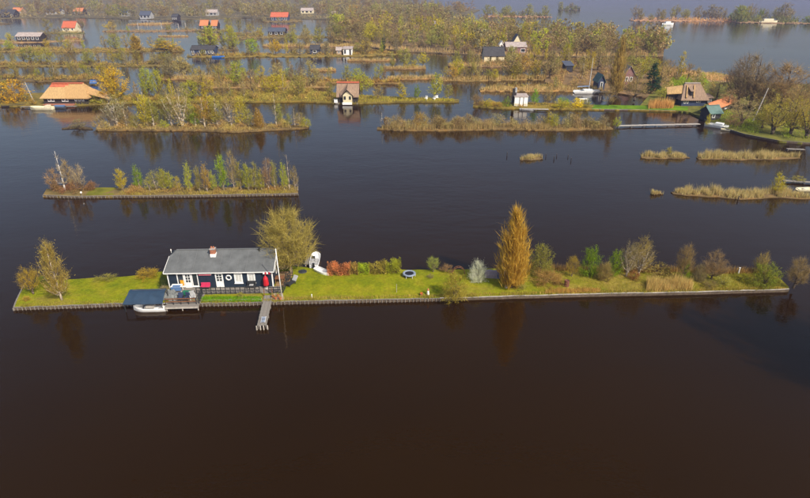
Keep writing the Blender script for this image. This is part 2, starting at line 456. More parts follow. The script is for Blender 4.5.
    TWl = np.array(TWl); cnt = np.where(TWl > 0, rng.poisson(nlf*k['leaf']/ntw, len(TWl)), 0); idx = np.repeat(np.arange(len(TWl)), cnt)
    if len(idx):
        LC = VA[idx]+(VB[idx]-VA[idx])*rng.uniform(.15, 1.05, (len(idx), 1))+rng.normal(size=(len(idx), 3))*k['tl']*(.06 if kind in ('birch', 'round') else .11)
        Vl, Fl = leaf_quads(LC, ls, rng)
        lc = (TWl[idx]*rng.uniform(.75, 1.25, len(idx)))[:, None]*rng.uniform(.92, 1.08, (len(idx), 3))
        V = np.concatenate([Vl, Vt]); Ft = Ft+len(Vl); col = np.concatenate([lc, tc])
    else: V, Fl, col = Vt, None, tc
    V[:, 2] = np.maximum(V[:, 2], 0.004)
    # height 1 exactly, radius R at its widest
    zmax = np.percentile(V[:, 2], 99.8); V[:, 2] /= zmax
    rad = np.percentile(np.hypot(V[:, 0], V[:, 1]), 97); V[:, :2] *= k['R']/rad
    cm = mesh_np('crown', V, Fl, Ft, col, 'foliage')
    tm = bpy.data.meshes.new('trunk')
    tm.from_pydata([(x*k['R']/rad, y*k['R']/rad, z/zmax) for x, y, z in tb.v], [], tb.f); tm.materials.append(MATS['bark'])
    for p_ in tm.polygons: p_.use_smooth = True
    TREE[key] = (tm, cm, k['R'], (V, Fl, Ft, col))
    return TREE[key]
PAL = {'yellow-green': (.238, .238, .028), 'golden': (.29, .24, .020), 'olive': (.195, .182, .05), 'brown': (.185, .145, .070), 'grey-brown': (.175, .15, .095),
       'fresh green': (.145, .20, .016), 'orange-tinged': (.28, .19, .045), 'dark green': (.025, .042, .014), 'pale green': (.21, .23, .06), 'reddish-brown': (.20, .14, .080), 'tan': (.24, .195, .095), 'greyish': (.22, .195, .14)}
BARK = {'birch': (.48, .42, .33), 'dead': (.60, .56, .50)}
NV = {'near': 3, 'mid': 5, 'far': 5, 'wood': 4}
CNT = {}
def plant(name, kind, base, Hm, Wm, color, label, cat, lod, group=None, bark=None, lean=0.0):
    CNT[kind, lod] = CNT.get((kind, lod), -1)+1
    tm, cm, rad, _ = tree_mesh(kind, lod, CNT[kind, lod] % NV[lod])
    c = PAL.get(color, color) if isinstance(color, str) else color
    k_ = random.uniform(.9, 1.1); c = tuple(v*k_*random.uniform(.96, 1.04) for v in c)
    sx = Wm/(2*rad)
    o = thing(name, label, cat, base, random.uniform(0, 6.28), group, (sx, sx, Hm))
    if lean: o.rotation_euler = (random.uniform(-.05, .05), lean, o.rotation_euler[2]*0)
    link('stems' if kind in ('shrub', 'brush') else 'trunk', tm, o, bark or BARK.get(kind, (.16, .12, .085)))
    link('foliage' if kind in ('shrub', 'brush') else 'crown', cm, o, c)
    return o
def plant_px(name, kind, xb, yb, yt, w, color, label, cat, lod, z=0.38, **kw):
    b = P(xb, yb, z); return plant(name, kind, b, height_at(b, yt)-z, w/ppm(b), color, label, cat, lod, **kw)

def blades(name, label, pts, hm, wm, color, parent=None, cat=None, lean=.25, kind='stuff', hv=.35, tuft=0):
    """reed or grass blades standing at pts (n,3)"""
    pts = np.asarray(pts, float); n = len(pts); rng = RNG
    if 'reed' in name: hm = hm*(.62+.5*np.abs(np.sin(pts[:, 0]*1.1+2*np.sin(pts[:, 1]*.7))*np.cos(pts[:, 0]*.31)))
    tip = pts + np.c_[rng.normal(size=n)*lean*hm*.5, rng.normal(size=n)*lean*hm*.5, hm*rng.uniform(1-hv, 1+hv, n)]
    V, Ft = twig_tris(pts, tip, wm*rng.uniform(.6, 1.3, n), rng)
    col = rng.uniform(.6, 1.3, n)[:, None]*rng.uniform(.93, 1.07, (n, 3))
    if tuft:
        Vl, Fl = leaf_quads(tip, np.full(n, tuft), rng); V2 = np.concatenate([Vl, V]); me = mesh_np(name, V2, Fl, Ft+len(Vl), np.concatenate([col*1.15, col]), 'foliage')
    else: me = mesh_np(name, V, None, Ft, col, 'foliage')
    o = link(name, me, parent, color); prop(o, label, cat, kind=kind); return o
def scatter(o, n, t0=0, t1=1, d0=0.05, d1=0.95, clump=None):
    out = []
    F, B, h = STR[o.name]
    if clump:
        cs = [(random.uniform(t0, t1), random.uniform(d0, d1)) for _ in range(clump)]
    while len(out) < n:
        if clump:
            c = random.choice(cs); t = c[0]+random.gauss(0, (t1-t0)/clump*.8); d = c[1]+random.gauss(0, .12)
            if not (t0 <= t <= t1 and d0 <= d <= d1): continue
        else: t, d = random.uniform(t0, t1), random.uniform(d0, d1)
        p = on(o, t, d); out.append((p.x, p.y, h+.02))
    return out
def scrub(name, label, o, n, hm, size, color, t0=0, t1=1, d0=.05, d1=.95, clump=14, colvar=.1, parent=None):
    """low uneven undergrowth: leaf faces and thin stems heaped in clumps"""
    rng = RNG; base = np.array(scatter(o, n, t0, t1, d0, d1, clump))
    hh = hm*(.35+.65*np.abs(np.sin(base[:, 0]*.9+base[:, 1]*.4)*np.cos(base[:, 0]*.37+1)))
    z = hh*rng.uniform(0.02, 1, n)**.8
    C = base + np.c_[rng.normal(size=n)*.1, rng.normal(size=n)*.1, z]
    m = n//2
    Vl, Fl = leaf_quads(C[:m], np.full(m, size), rng)
    A = C[m:]; Bt = A + np.c_[rng.normal(size=n-m)*size*.7, rng.normal(size=n-m)*size*.7, size*rng.uniform(.8, 2.6, n-m)]
    Vt, Ft = twig_tris(A, Bt, size*.28, rng)
    patch = 1+colvar*np.sin(base[:, 0]*1.3+2*np.sin(base[:, 0]*.21))
    col = (rng.uniform(.6, 1.3, n)*1.0)[:, None]*np.c_[np.ones(n), patch, np.ones(n)]
    me = mesh_np(name, np.concatenate([Vl, Vt]), Fl, Ft+len(Vl), col, 'foliage')
    ob = link(name, me, parent, color); prop(ob, label, kind='stuff'); return ob

ORD = ['first','second','third','fourth','fifth','sixth','seventh','eighth','ninth','tenth','eleventh','twelfth','thirteenth','fourteenth','fifteenth','sixteenth','seventeenth','eighteenth','nineteenth','twentieth']
def ordinal(i, n, what='tree'):
    if i == 0: return f'leftmost {what}'
    if i == n-1: return f'rightmost {what}'
    if i == n//2 and n % 2: return f'middle {what}'
    if i < n/2: return f'{ORD[i]} {what} from left'
    return f'{ORD[n-1-i]} {what} from right'
KNAME = {'birch': 'birch_tree', 'bare': 'bare_tree', 'leafy': 'leafy_tree', 'shrub': 'shrub', 'brush': 'brush_shrub', 'round': 'round_tree', 'poplar': 'poplar_tree', 'dead': 'dead_tree', 'multi': 'multi_stem_tree', 'conifer': 'conifer_tree'}
KDESC = {'birch': 'slender', 'bare': 'twiggy', 'leafy': 'bushy', 'shrub': 'low', 'brush': 'scrubby', 'round': 'round', 'poplar': 'columnar', 'dead': 'dead', 'multi': 'many-stemmed', 'conifer': 'evergreen'}
CLEAR = [(60,79,32,44),(14,44,41,52),(198,220,29,46),(189,223,55,60),(268,291,20,34),(266,288,36,46),(308,322,54,58),(333,355,54,58),(481,507,60,82),(497,530,47,62),(563,575,72,82),(618,638,84,97),(595,607,89,94),(578,592,80,94),(336,361,95,104),(138,152,18,34),(299,315,13,22),(204,219,15,17)]
def proj(p):
    d = Vector(p)-Vector((0, 0, HCAM)); f = d.y*CP-d.z*SP
    return CX+FPX*d.x/f, CY-FPX*(d.y*SP+d.z*CP)/f
def blocked(p, pad=3):
    x, y = proj(p); return any(a-pad < x < b+pad and c-.8 < y < d for a, b, c, d in CLEAR)
def grove(o, where, n, kinds, colors, hm, lod='far', t0=.02, t1=.98, d0=.15, d1=.85, asp=None):
    """n trees told apart by their order from left on one strip"""
    ts = sorted(t0+(t1-t0)*(i+random.uniform(.1, .9))/n for i in range(n))
    for i, t in enumerate(ts):
        kd = random.choice(kinds); cl = random.choice(colors); h = random.uniform(*hm)
        if kd in ('shrub', 'brush'): h *= .5
        w = h*KIND[kd]['R']*2*random.uniform(.85, 1.25)
        p = on(o, t, random.uniform(d0, d1))
        for _ in range(12):
            if not blocked(p, 3 if kd not in ('shrub', 'brush') else 1): break
            p = on(o, min(1, max(0, t+random.uniform(-.6, .6)/n)), random.uniform(d0, d1))
        else: h *= .45; w *= .45
        plant(KNAME[kd], kd, (p.x, p.y, p.z-.02), h, w, cl, f'{cl} {KDESC[kd]} tree, {ordinal(i, n)} {where}', 'tree', lod, 'trees on the far strips')

# ================================================================== the main island
LAND = 0.36
front_main = [(14,307),(60,305.5),(125,303),(165,303.5),(200,303),(250,302.3),(300,300.8),(400,298.8),(440,298),(500,296),(600,293.5),(700,291.5),(789,289)]
back_main = [(24,285),(44,281),(86,278),(130,276.5),(157,272),(200,266),(255,265),(290,266),(306,267),(316,269.5),(328,274),(345,271),(403,269.5),(440,270),(524,268),(555,268),(641,270),(678,270),(723,271.5),(760,271),(780,278),(789,287)]
# front and back sampled on the same picture columns so that the sheet is not twisted
def interp(pts, x):
    for (a, b), (c, d) in zip(pts, pts[1:]):
        if a <= x <= c: return b+(d-b)*(x-a)/(c-a)
    return pts[0][1] if x < pts[0][0] else pts[-1][1]
xs = np.linspace(14, 789, 110)
fm = [(x, interp(front_main, x)) for x in xs]
bm_ = [(max(x, 24) if x < 24 else x, interp(back_main, x)) for x in xs]
bm_[0] = (17, 300); bm_[1] = (22, 290)
main_island = strip('island', 'long narrow grassy island with timber bulkhead in the foreground lake', fm, bm_, h=LAND, mat='lawn', ncol=110, nrow=8, edge=0.1, hump=0.14)
bulkhead(main_island, front_main[:9], h=LAND, pile_gap=0.42, cap='grey_wood')
bulkhead(main_island, front_main[8:], h=LAND, piles=False)
bulkhead(main_island, [(14,307),(17,299),(24,285)], h=LAND, pile_gap=0.45, cap='grey_wood')
# short grass
def main_scatter(n, x0, x1, f0=0.03, f1=0.97):
    out = []
    for _ in range(n):
        x = random.uniform(x0, x1); yf = interp(front_main, x); yb = interp(back_main, x)
        t = random.uniform(f0, f1); p = P(x, yf+(yb-yf)*t, LAND+.02); out.append(tuple(p))
    return out
blades('grass', 'short yellow-green lawn grass on the island', main_scatter(14000, 24, 560), .11, .035, (.17, .18, .010))
blades('rough_grass', 'rough straw-coloured grass at the right end of the island', main_scatter(9000, 540, 780), .26, .04, (.21, .165, .03))
def edge_pts(n, x0, x1):
    return [tuple(P(x, interp(front_main, x), LAND)+Vector((random.gauss(0, .12), random.uniform(-.12, .35), random.uniform(-.12, .05)))) for x in (random.choice(EC)+random.gauss(0, 3.2) for _ in range(n)) if x0 < x < x1]
EC = [random.uniform(20, 785) for _ in range(70)]
blades('overhanging_grass', 'tufts of grass hanging over the island bulkhead', edge_pts(5200, 16, 787), .3, .045, (.20, .17, .03), lean=.9)
blades('edge_grass', 'dry tufts of grass along the island bulkhead', main_scatter(2600, 280, 786, .02, .10), .3, .04, (.27, .19, .06))
blades('bank_weeds', 'brown weeds along the back bank of the island', main_scatter(3500, 525, 770, .86, .99), .75, .05, (.23, .14, .055))
blades('bank_reed', 'low dry reed on the front bank near the right', main_scatter(1500, 545, 600, .03, .16), .5, .04, (.32, .2, .07))
blades('tall_reed', 'tall straw reed bed at the front bank', main_scatter(2600, 646, 692, .03, .42), 1.15, .04, (.33, .24, .11))

# ------------------------------------------------------------------ the house
HL = P(170, 289.2, LAND); HR = P(274, 287.4, LAND)
HW = (HR-HL).length; HA = math.atan2(HR.y-HL.y, HR.x-HL.x)
house = thing('house', 'dark navy timber cottage with grey roof and white windows on the island', 'house', HL, HA)
HD, EZ, RH = 5.3, 2.36, 1.30            # depth, eave height, ridge rise
def wall_with_boards():
    m = MB(); 
    m.add([(0,0,0),(HW,0,0),(HW,HD,0),(0,HD,0),(0,0,EZ),(HW,0,EZ),(HW,HD,EZ),(0,HD,EZ),(0,HD/2,EZ+RH-.08),(HW,HD/2,EZ+RH-.08)],
          [(0,1,5,4),(2,3,7,6),(1,2,6,9,5),(3,0,4,8,7)])
    return m
wall = wall_with_boards().build('wall', 'navy_board', house)
nb = int(EZ/.21)
bm0 = MB().box(0.02, HW-.02, -.022, -.002, 0, .185)
bo = bm0.build('board', 'navy_board', wall); bo.location = (0, 0, .02)
for i in range(1, nb):
    c = bo.copy(); COL.objects.link(c); c.location = (0, 0, .02+i*.205)
ov = .24; hipx = .75
def roof_mesh(t):
    xr0, xr1 = -ov+hipx, HW+ov
    y0, y1 = -ov-.08, HD+ov
    ze = EZ-.14; zr = EZ+RH; hz = zr-.42; ys = .42/RH*(HD/2)
    up = [(-ov,y0,ze),(xr1,y0,ze),(xr1,HD/2,zr),(xr0,HD/2,zr),(-ov+.12,HD/2-ys,hz),(-ov+.12,HD/2+ys,hz),(-ov,y1,ze),(xr1,y1,ze)]
    fs = [(0,1,2,3,4),(7,6,5,3,2),(4,3,5)]
    m = MB(); m.add(up, fs)
    lo = [(x, y, z-t) for x, y, z in up]
    m.add(lo, [tuple(reversed(f)) for f in fs])
    n = len(up)
    ring = [0,1,2,7,6,5,4]
    for a, b in zip(ring, ring[1:]+ring[:1]):
        m.f.append((a, b, b+n, a+n))
    return m
roof = roof_mesh(.09).build('roof', 'roof_felt', house)
sl = math.hypot(HD/2+ov+.08, RH+.14)
for i in range(1, 12):
    x = HW*i/12+random.uniform(-.02, .02)
    MB().bar((x, -ov-.06, EZ-.14+.01), (x, HD/2-.03, EZ+RH+.0), .045, .02).build('roof_seam', 'roof_seam', roof)
MB().bar((-ov+hipx, HD/2, EZ+RH+.02), (HW+ov, HD/2, EZ+RH+.02), .22, .06).build('ridge_cap', 'roof_seam', roof)
MB().bar((-ov, -ov-.11, EZ-.20), (HW+ov, -ov-.11, EZ-.20), .07, .08).build('gutter', 'white_paint', roof)
for ya, za, yb, zb in ((-ov-.1, EZ-.17, HD/2, EZ+RH-.02), (HD+ov, EZ-.17, HD/2, EZ+RH-.02)):
    MB().bar((HW+ov+.03, ya, za), (HW+ov+.03, yb, zb), .05, .2).build('barge_board', 'white_paint', roof)
MB().bar((-ov-.02, -ov-.1, EZ-.18), (-ov+.1, HD/2-.75, EZ+RH-.46), .04, .15).build('barge_board', 'white_paint', roof)
MB().tube((-ov+.1, HD/2, EZ+RH-.45), (-ov+.1, HD/2, EZ+RH+.05), .03, n=6).tube((-ov+.1, HD/2, EZ+RH-.05), (-ov+.1, HD/2, EZ+RH+.12), .07, .03, n=8).build('finial', 'white_paint', roof)
def uat(x, y=288):      # picture column -> distance along the front wall
    p = P(x, interp([(170,289.2),(274,287.4)], x), LAND); return (p-HL).length
cx_ = uat(212)+.15
ch = MB().box(cx_-.27, cx_+.27, HD/2-1.0, HD/2-.5, EZ+RH-.75, EZ+RH+.42).build('chimney', 'brick', roof, bevel=.01)
MB().box(cx_-.31, cx_+.31, HD/2-1.04, HD/2-.46, EZ+RH-.72, EZ+RH-.12).build('flashing', 'white_paint', ch)
MB().box(cx_-.32, cx_+.32, HD/2-1.05, HD/2-.45, EZ+RH+.42, EZ+RH+.5).build('chimney_cap', 'cap_stone', ch)
for q in (-.13, .13): MB().tube((cx_+q, HD/2-.75, EZ+RH+.5), (cx_+q, HD/2-.75, EZ+RH+.72), .085, .07, n=10).build('chimney_pot', 'terracotta', ch)
vx = uat(259)
MB().tube((vx, HD/2-.35, EZ+RH-.25), (vx, HD/2-.35, EZ+RH+.18), .06, n=8).tube((vx, HD/2-.35, EZ+RH+.18), (vx, HD/2-.35, EZ+RH+.26), .1, n=8).build('vent_pipe', 'dark_rail', roof)
def frame(m, u0, u1, z0, z1, t, y0, y1):
    m.box(u0, u1, y0, y1, z1-t, z1); m.box(u0, u1, y0, y1, z0, z0+t)
    m.box(u0, u0+t, y0, y1, z0+t, z1-t); m.box(u1-t, u1, y0, y1, z0+t, z1-t); return m
def window(u0, u1, z0, z1, nx=2, nz=1, curtain=None, t=.08):
    w = frame(MB(), u0, u1, z0, z1, t, -.075, -.024)
    for i in range(1, nx):
        u = u0+(u1-u0)*i/nx; w.box(u-.02, u+.02, -.065, -.024, z0+t, z1-t)
    o = w.build('window', 'white_paint', house)
    MB().box(u0+t, u1-t, -.034, -.026, z0+t, z1-t).build('pane', 'window_glass' if not curtain else curtain, o)
    MB().box(u0-.05, u1+.05, -.14, -.024, z0-.06, z0-.002).build('sill', 'white_paint', o)
    return o
def door(u0, u1, z1, panes=(2, 3), zp=.9):
    d = MB().box(u0, u1, -.07, -.024, .02, z1).build('door', 'white_paint', house)
    nx, nz = panes; w = (u1-u0-.2); hgt = z1-zp-.15
    for i in range(nx):
        for j in range(nz):
            a = u0+.1+w*i/nx; b = zp+hgt*j/nz
            MB().box(a+.03, a+w/nx-.03, -.078, -.071, b+.03, b+hgt/nz-.03).build('pane', 'window_glass', d)
    MB().bar((u1-.14, -.13, .95), (u1-.03, -.13, .95), .03, .03).bar((u1-.05, -.14, .95), (u1-.05, -.07, .95), .03, .03).build('handle', 'metal_pole', d)
    return d
wl = window(uat(179.3), uat(186.3), .35, 2.0, 1, 1, None, .09)
MB().box(uat(181.8), uat(185.4), -.045, -.0345, .46, 1.15).build('curtain', 'amber_cloth', wl)
door(uat(186.6), uat(193.4), 2.05, (2, 3), .85)
window(uat(193.8), uat(200), .35, 2.0, 1, 1)
door(uat(217.3), uat(224.8), 2.02, (2, 3), .95)
window(uat(236), uat(244), .68, 1.92, 2, 1, 'curtain', .13)
window(uat(249), uat(256.6), .68, 1.92, 2, 1, 'curtain', .13)
# gable window on the right end
g = MB(); g.box(HW+.003, HW+.05, 1.8, 3.2, .8, 1.8)
gw = g.build('window', 'white_paint', house); MB().box(HW+.051, HW+.06, 1.9, 3.1, .9, 1.7).build('pane', 'window_glass', gw)
MB().box(HW-.12, HW+.02, -.045, -.023, 0, EZ-.2).build('corner_board', 'white_paint', house)
MB().box(-.02, .09, -.045, -.023, 0, EZ-.2).build('corner_board', 'white_paint', house)
# lifebuoy on the wall
lb = thing('lifebuoy', 'white ring lifebuoy hanging on the navy house wall', 'lifebuoy', (0, 0, 0))
lbp = HL + (HR-HL).normalized()*uat(230.6) + Vector((0, -.12, 1.42)); lb.location = lbp; lb.rotation_euler = (0, 0, HA)
pr = [(.27+.075*math.cos(t), .075*math.sin(t)) for t in np.linspace(0, 2*math.pi, 11)]
MB().lathe(pr, n=28, axis='y').build('ring', 'white_paint', lb, smooth=True)
for q in range(4):
    a = q*math.pi/2+.78; b = MB().box(-.05, .05, -.08, .08, -.085, .085).build('band', 'red_cloth' if False else 'boat_grey', lb)
    b.location = (math.cos(a)*.27, 0, math.sin(a)*.27); b.rotation_euler = (0, -a, 0)

def HP(x, out, z=0.0):
    """point in front of the house: picture column x, metres out from wall"""
    d = (HR-HL).normalized(); n = Vector((d.y, -d.x, 0))
    return HL + d*uat(x) + n*out + Vector((0, 0, z))

# ------------------------------------------------------------------ terraces, railings, jetties
def plank_deck(name, label, loc, rz, L, W, z, plank=.16, mat='grey_wood', posts=True, group=None):
    """deck L along local x, W along local y (towards viewer is -y); planks run across x"""
    t = thing(name, label, 'deck', loc, rz, group)
    n = int(L/plank); me = None
    for i in range(n):
        if me is None:
            o = MB().box(0, L/n-.02, -W, 0, z-.05, z).build('plank', mat, t); me = o.data
        else: o = link('plank', me, t)
        o.location = (i*L/n, random.uniform(-.015, .015), random.uniform(-.008, .008))
    for y in (-W+.12, -.15):
        MB().box(.02, L-.02, y-.04, y+.04, z-.2, z-.056).build('beam', mat, t)
    if posts:
        for i in range(max(2, int(L/1.3)+1)):
            x = .12+(L-.24)*i/max(1, int(L/1.3))
            MB().tube((x, -W+.12, -.9), (x, -W+.12, z-.2), .06, n=8).build('post', 'pale_wood', t)
    return t
def railing(name, label, a, b, h=.95, n=8, mat='dark_rail', rails=(.35, .92), rail_mat=None):
    t = thing(name, label, 'railing', a)
    d = Vector(b)-Vector(a)
    for i in range(n+1):
        q = d*i/n; MB().bar(q, q+Vector((0, 0, h)), .07, .07).build('post', mat, t)
    for r in rails:
        MB().bar(Vector((0, -.045, r)), d+Vector((0, -.045, r)), .04, .12 if rail_mat else .07).build('rail', rail_mat or mat, t)
    return t
# narrow terrace along the front
ta = HP(200.5, 1.45); L_t = (HP(282, 1.45)-ta).length
td = thing('terrace', 'grey timber terrace running along the house front', 'deck', HP(200.5, 0), HA)
n = int(L_t/.5)
o0 = MB().box(0, L_t/n-.015, -1.45, -.06, .0, .17).build('plank', 'grey_wood', td)
for i in range(1, n):
    c = link('plank', o0.data, td); c.location = (i*L_t/n, 0, random.uniform(-.01, .01))
railing('railing', 'dark wooden railing in front of the house terrace beside the lawn', HP(201, 1.45, .1), HP(262.5, 1.45, .1), .9, 13, rails=(.1, .48, .86))
railing('railing', 'short dark railing right of the jetty in front of the deck', HP(271.5, 1.45, .1), HP(285, 1.45, .1), .8, 3, rails=(.1, .45, .76))
railing('railing', 'dark railing at the right end of the side deck', HP(285.2, 1.4, .1), HP(287.5, -2.2, .1), .9, 4, rails=(.1, .45, .86))
# side deck right of the house, tan boards
sd = thing('side_deck', 'tan board deck beside the right gable of the house', 'deck', HP(275.5, 0.0), HA)
o0 = MB().box(0, .2, 0.02, 3.6, 0, .16).build('plank', 'tan_board', sd)
for i in range(1, 7):
    c = link('plank', o0.data, sd); c.location = (i*.215, 0, random.uniform(-.01, .01))
# gravel patch below
gp = MB(); a = P(271.5, 300.5, LAND+.02); b = P(284, 300, LAND+.02); c = P(283, 294.5, LAND+.03); d = P(271.5, 294.8, LAND+.03)
go = gp.add([a, b, c, d, (a.x, a.y, LAND-.1), (b.x, b.y, LAND-.1), (c.x, c.y, LAND-.1), (d.x, d.y, LAND-.1)], [(0,1,2,3),(0,4,5,1),(1,5,6,2),(3,2,6,7),(0,3,7,4)])
for v_ in range(4): gp.v[v_] = (gp.v[v_][0], gp.v[v_][1], LAND+.19)
go = gp.build('gravel_path', 'gravel'); prop(go, 'sandy gravel patch between jetty and flagpole', kind='structure')
for i, (x, y) in enumerate(((273.3, 297.5), (275.8, 299.2), (278.2, 296.8), (280.3, 299.5))):
    t = thing('flower_pot', f'small terracotta flower pot, {ordinal(i, 4, "pot")} on the gravel by the flagpole', 'flower pot', P(x, y, LAND+.19), group='pots on the gravel')
    MB().lathe([(.0, 0), (.1, 0), (.15, .24), (.17, .24), (.17, .29), (.13, .29), (.12, .2), (0, .2)], n=12).build('pot', 'terracotta', t)
    C = np.array([0, 0, .38])+RNG.normal(size=(40, 3))*.09; V, F = leaf_quads(C, np.full(40, .09), RNG)
    link('plant', mesh_np('plant', V, F, None, np.ones((40, 3)), 'foliage'), t, (.16, .16, .03))
# lawn patch in front of the terrace (fresher green)
bl = []
for _ in range(3500):
    x = random.uniform(201, 261.5); p = P(x, random.uniform(296.8, 301.8), LAND+.12); bl.append(tuple(p))
blades('grass', 'fresh green grass between terrace and bulkhead', bl, .16, .05, (.10, .20, .008))
sh = P(216, 298.5, LAND); plant('shrub', 'shrub', sh, .55, 1.1, 'fresh green', 'small green shrub in the lawn strip left below the terrace railing', 'shrub', 'mid')
sh = P(241, 298, LAND); plant('shrub', 'shrub', sh, .8, .9, 'olive', 'small olive shrub against the terrace railing near the jetty', 'shrub', 'mid')
# stone kerb of the lawn strip / light boards
MB().bar(P(200, 300.6, LAND+.12), P(262, 299.3, LAND+.12), .12, .1).build('x', 'cap_stone', main_island).name = 'kerb_board'

# jetty
ja, jb = P(262.2, 303.5, .5), P(257, 325.5, .5)
jr = P(271.2, 303, .5); JW = (jr-ja).length
jl = (jb-ja); JL = jl.length
jet = thing('jetty', 'grey plank jetty reaching from the house terrace over the water', 'jetty', (ja.x, ja.y, 0), math.atan2(jl.y, jl.x))
n = int(JL/.17); me = None
for i in range(-10, n):
    if me is None: o = MB().box(0, JL/n-.018, 0, JW, .45, .5).build('plank', 'grey_wood', jet); me = o.data
    else: o = link('plank', me, jet)
    o.location = (i*JL/n, random.uniform(-.02, .02), random.uniform(-.006, .006))
for y in (.12, JW-.12): MB().box(-.2, JL-.05, y-.05, y+.05, .3, .444).build('beam', 'grey_wood', jet)
for x in (.3, JL*.5, JL-.12):
    for y in (.1, JW-.1): MB().tube((x, y, -1.2), (x, y, .3), .07, n=8).build('post', 'grey_wood', jet)
for y in (-.06, JW*.33, JW*.66, JW+.06): MB().tube((JL+.07, y, -1.2), (JL+.07, y, .47), .075, n=8).build('end_post', 'pale_wood', jet)
for y in (0.04, JW-.04): MB().bar((-1.7, y, .5), (-1.7, y, 1.35), .08, .08).build('gate_post', 'brown_wood', jet)
fr = thing('folding_chair', 'small blue-grey folded chair lying at the end of the jetty', 'chair', P(263.6, 320.5, .51), math.atan2(jl.y, jl.x)+math.pi/2)
for q in (-.2, .2):
    MB().bar((q, -.55, .1), (q, .5, .16), .05, .05).build('rail', 'metal_pole', fr)
MB().box(-.18, .18, -.5, -.05, .11, .15).build('seat', 'pad_blue', fr); MB().box(-.18, .18, .05, .42, .14, .19).build('backrest', 'pad_blue', fr)
# left deck over the water
la, lb_ = P(164.5, 304.5, .55), P(198, 303.6, .55)
deckl = plank_deck('water_deck', 'grey plank deck on posts over the water left of the house', (la.x, la.y+3.75, 0), math.atan2(lb_.y-la.y, lb_.x-la.x), (lb_-la).length, 4.3, .55, .17)
MB().box(0, (lb_-la).length, -4.36, -4.305, .33, .52).build('fascia', 'pale_wood', deckl)
ra, rb = P(166, 304.8, .55), P(196.5, 304, .55)
railing('railing', 'railing with two brown boards at the front of the left deck', ra, rb, .8, 4, rails=(.38, .72), rail_mat='brown_wood')
railing('railing', 'dark railing on the right side of the left deck beside the lawn strip', P(199.3, 303.5, .55), P(202.8, 294.5, .55), .95, 4, rails=(.2, .5, .9))
# furniture on the left deck
def table(label, loc, rz, w, d, h, top, leg, cloth=None):
    t = thing('table', label, 'table', loc, rz)
    MB().box(-w/2, w/2, -d/2, d/2, h-.04, h).build('table_top', top, t)
    for sx in (-1, 1):
        for sy in (-1, 1): MB().bar((sx*(w/2-.07), sy*(d/2-.07), 0), (sx*(w/2-.07), sy*(d/2-.07), h-.04), .05, .05).build('leg', leg, t)
    if cloth: MB().box(-w/2+.02, w/2+.01, -d/2-.012, -d/2-.002, h-.5, h-.02).box(-w/2+.2, w/2-.1, -d/2-.01, d/2-.3, h+.002, h+.012).build('cloth', cloth, t)
    return t
table('white garden table with blue cloth outside the glazed doors', HP(180.3, .8, .2), HA, 1.15, .7, .72, 'white_paint', 'white_paint', 'blue_cloth')
def armchair(label, loc, rz, frame_m, pad, group=None):
    t = thing('garden_chair', label, 'chair', loc, rz, group)
    MB().box(-.26, .26, -.26, .26, .38, .46).build('seat', pad, t); MB().box(-.26, .26, .2, .28, .46, .95).build('backrest', pad, t)
    for sx in (-.27, .27):
        MB().bar((sx, -.25, 0), (sx, -.25, .62), .04, .04).build('leg', frame_m, t); MB().bar((sx, .26, 0), (sx, .26, .62), .04, .04).build('leg', frame_m, t)
        MB().bar((sx, -.27, .63), (sx, .28, .63), .05, .03).build('armrest', frame_m, t)
    return t
armchair('navy cushioned garden chair behind the brown railing boards, left one', P(181.5, 301, .55), .2, 'dark_rail', 'blue_wall', 'chairs on the left deck')
armchair('navy cushioned garden chair behind the brown railing boards, right one', P(187.5, 301, .55), -.3, 'dark_rail', 'blue_wall', 'chairs on the left deck')
armchair('white garden chair near the right corner of the left deck', P(193, 299.5, .55), .5, 'white_paint', 'boat_grey')
gb = thing('storage_box', 'dark green plastic storage box on the left deck', 'box', P(186.8, 295.3, .55), HA)
MB().box(-.36, .36, -.25, .25, 0, .42).build('body', 'green_plastic', gb, bevel=.02); MB().box(-.38, .38, -.27, .27, .424, .5).build('lid', 'green_plastic', gb, bevel=.02)
# grey tarpaulin heap
def heap(name, label, cat, loc, w, d, h, mat, seed=1):
    rng = np.random.default_rng(seed); n, m = 22, 16; V = []; F = []
    for i in range(n+1):
        for j in range(m+1):
            u, v = i/n*2-1, j/m*2-1; e = max(0, (1-abs(u)**3)*(1-abs(v)**3))
            z = h*e**.6*(1+.22*math.sin(5*u+seed)*math.cos(4*v)+.08*rng.normal()); V.append((u*w/2*(1+.03*rng.normal()), v*d/2, max(0, z)))
    for i in range(n):
        for j in range(m): F.append((i*(m+1)+j, (i+1)*(m+1)+j, (i+1)*(m+1)+j+1, i*(m+1)+j+1))
    me = bpy.data.meshes.new(name); me.from_pydata(V, [], F); me.materials.append(MATS[mat]); o = link(name, me); o.location = loc; prop(o, label, cat); return o
heap('tarpaulin', 'crumpled grey tarpaulin covering things at the left end of the deck', 'tarpaulin', P(170.5, 297, .55), 1.3, 1.3, .75, 'tarp_grey', 2)
heap('tarpaulin', 'grey sheet bundled between table and green box', 'tarpaulin', P(177, 297.5, .55), 1.1, .9, .4, 'tarp_grey', 5)
bk = thing('plant_pot', 'white round tub behind the navy boat canopy', 'tub', P(160.8, 293.8, LAND+.1)); MB().lathe([(0, 0), (.2, 0), (.3, .3), (.31, .32), (.26, .42), (.0, .5)], n=16).build('bowl', 'white_paint', bk, smooth=True)
hs = P(164.5, 288, LAND); plant('shrub', 'shrub', hs, 1.7, 1.3, 'dark green', 'dark evergreen shrub at the left corner of the house', 'shrub', 'near')
hs = P(165, 293, LAND); plant('shrub', 'brush', hs, 1.0, 1.4, 'greyish', 'greyish twiggy shrub between house and boat canopy', 'shrub', 'near')
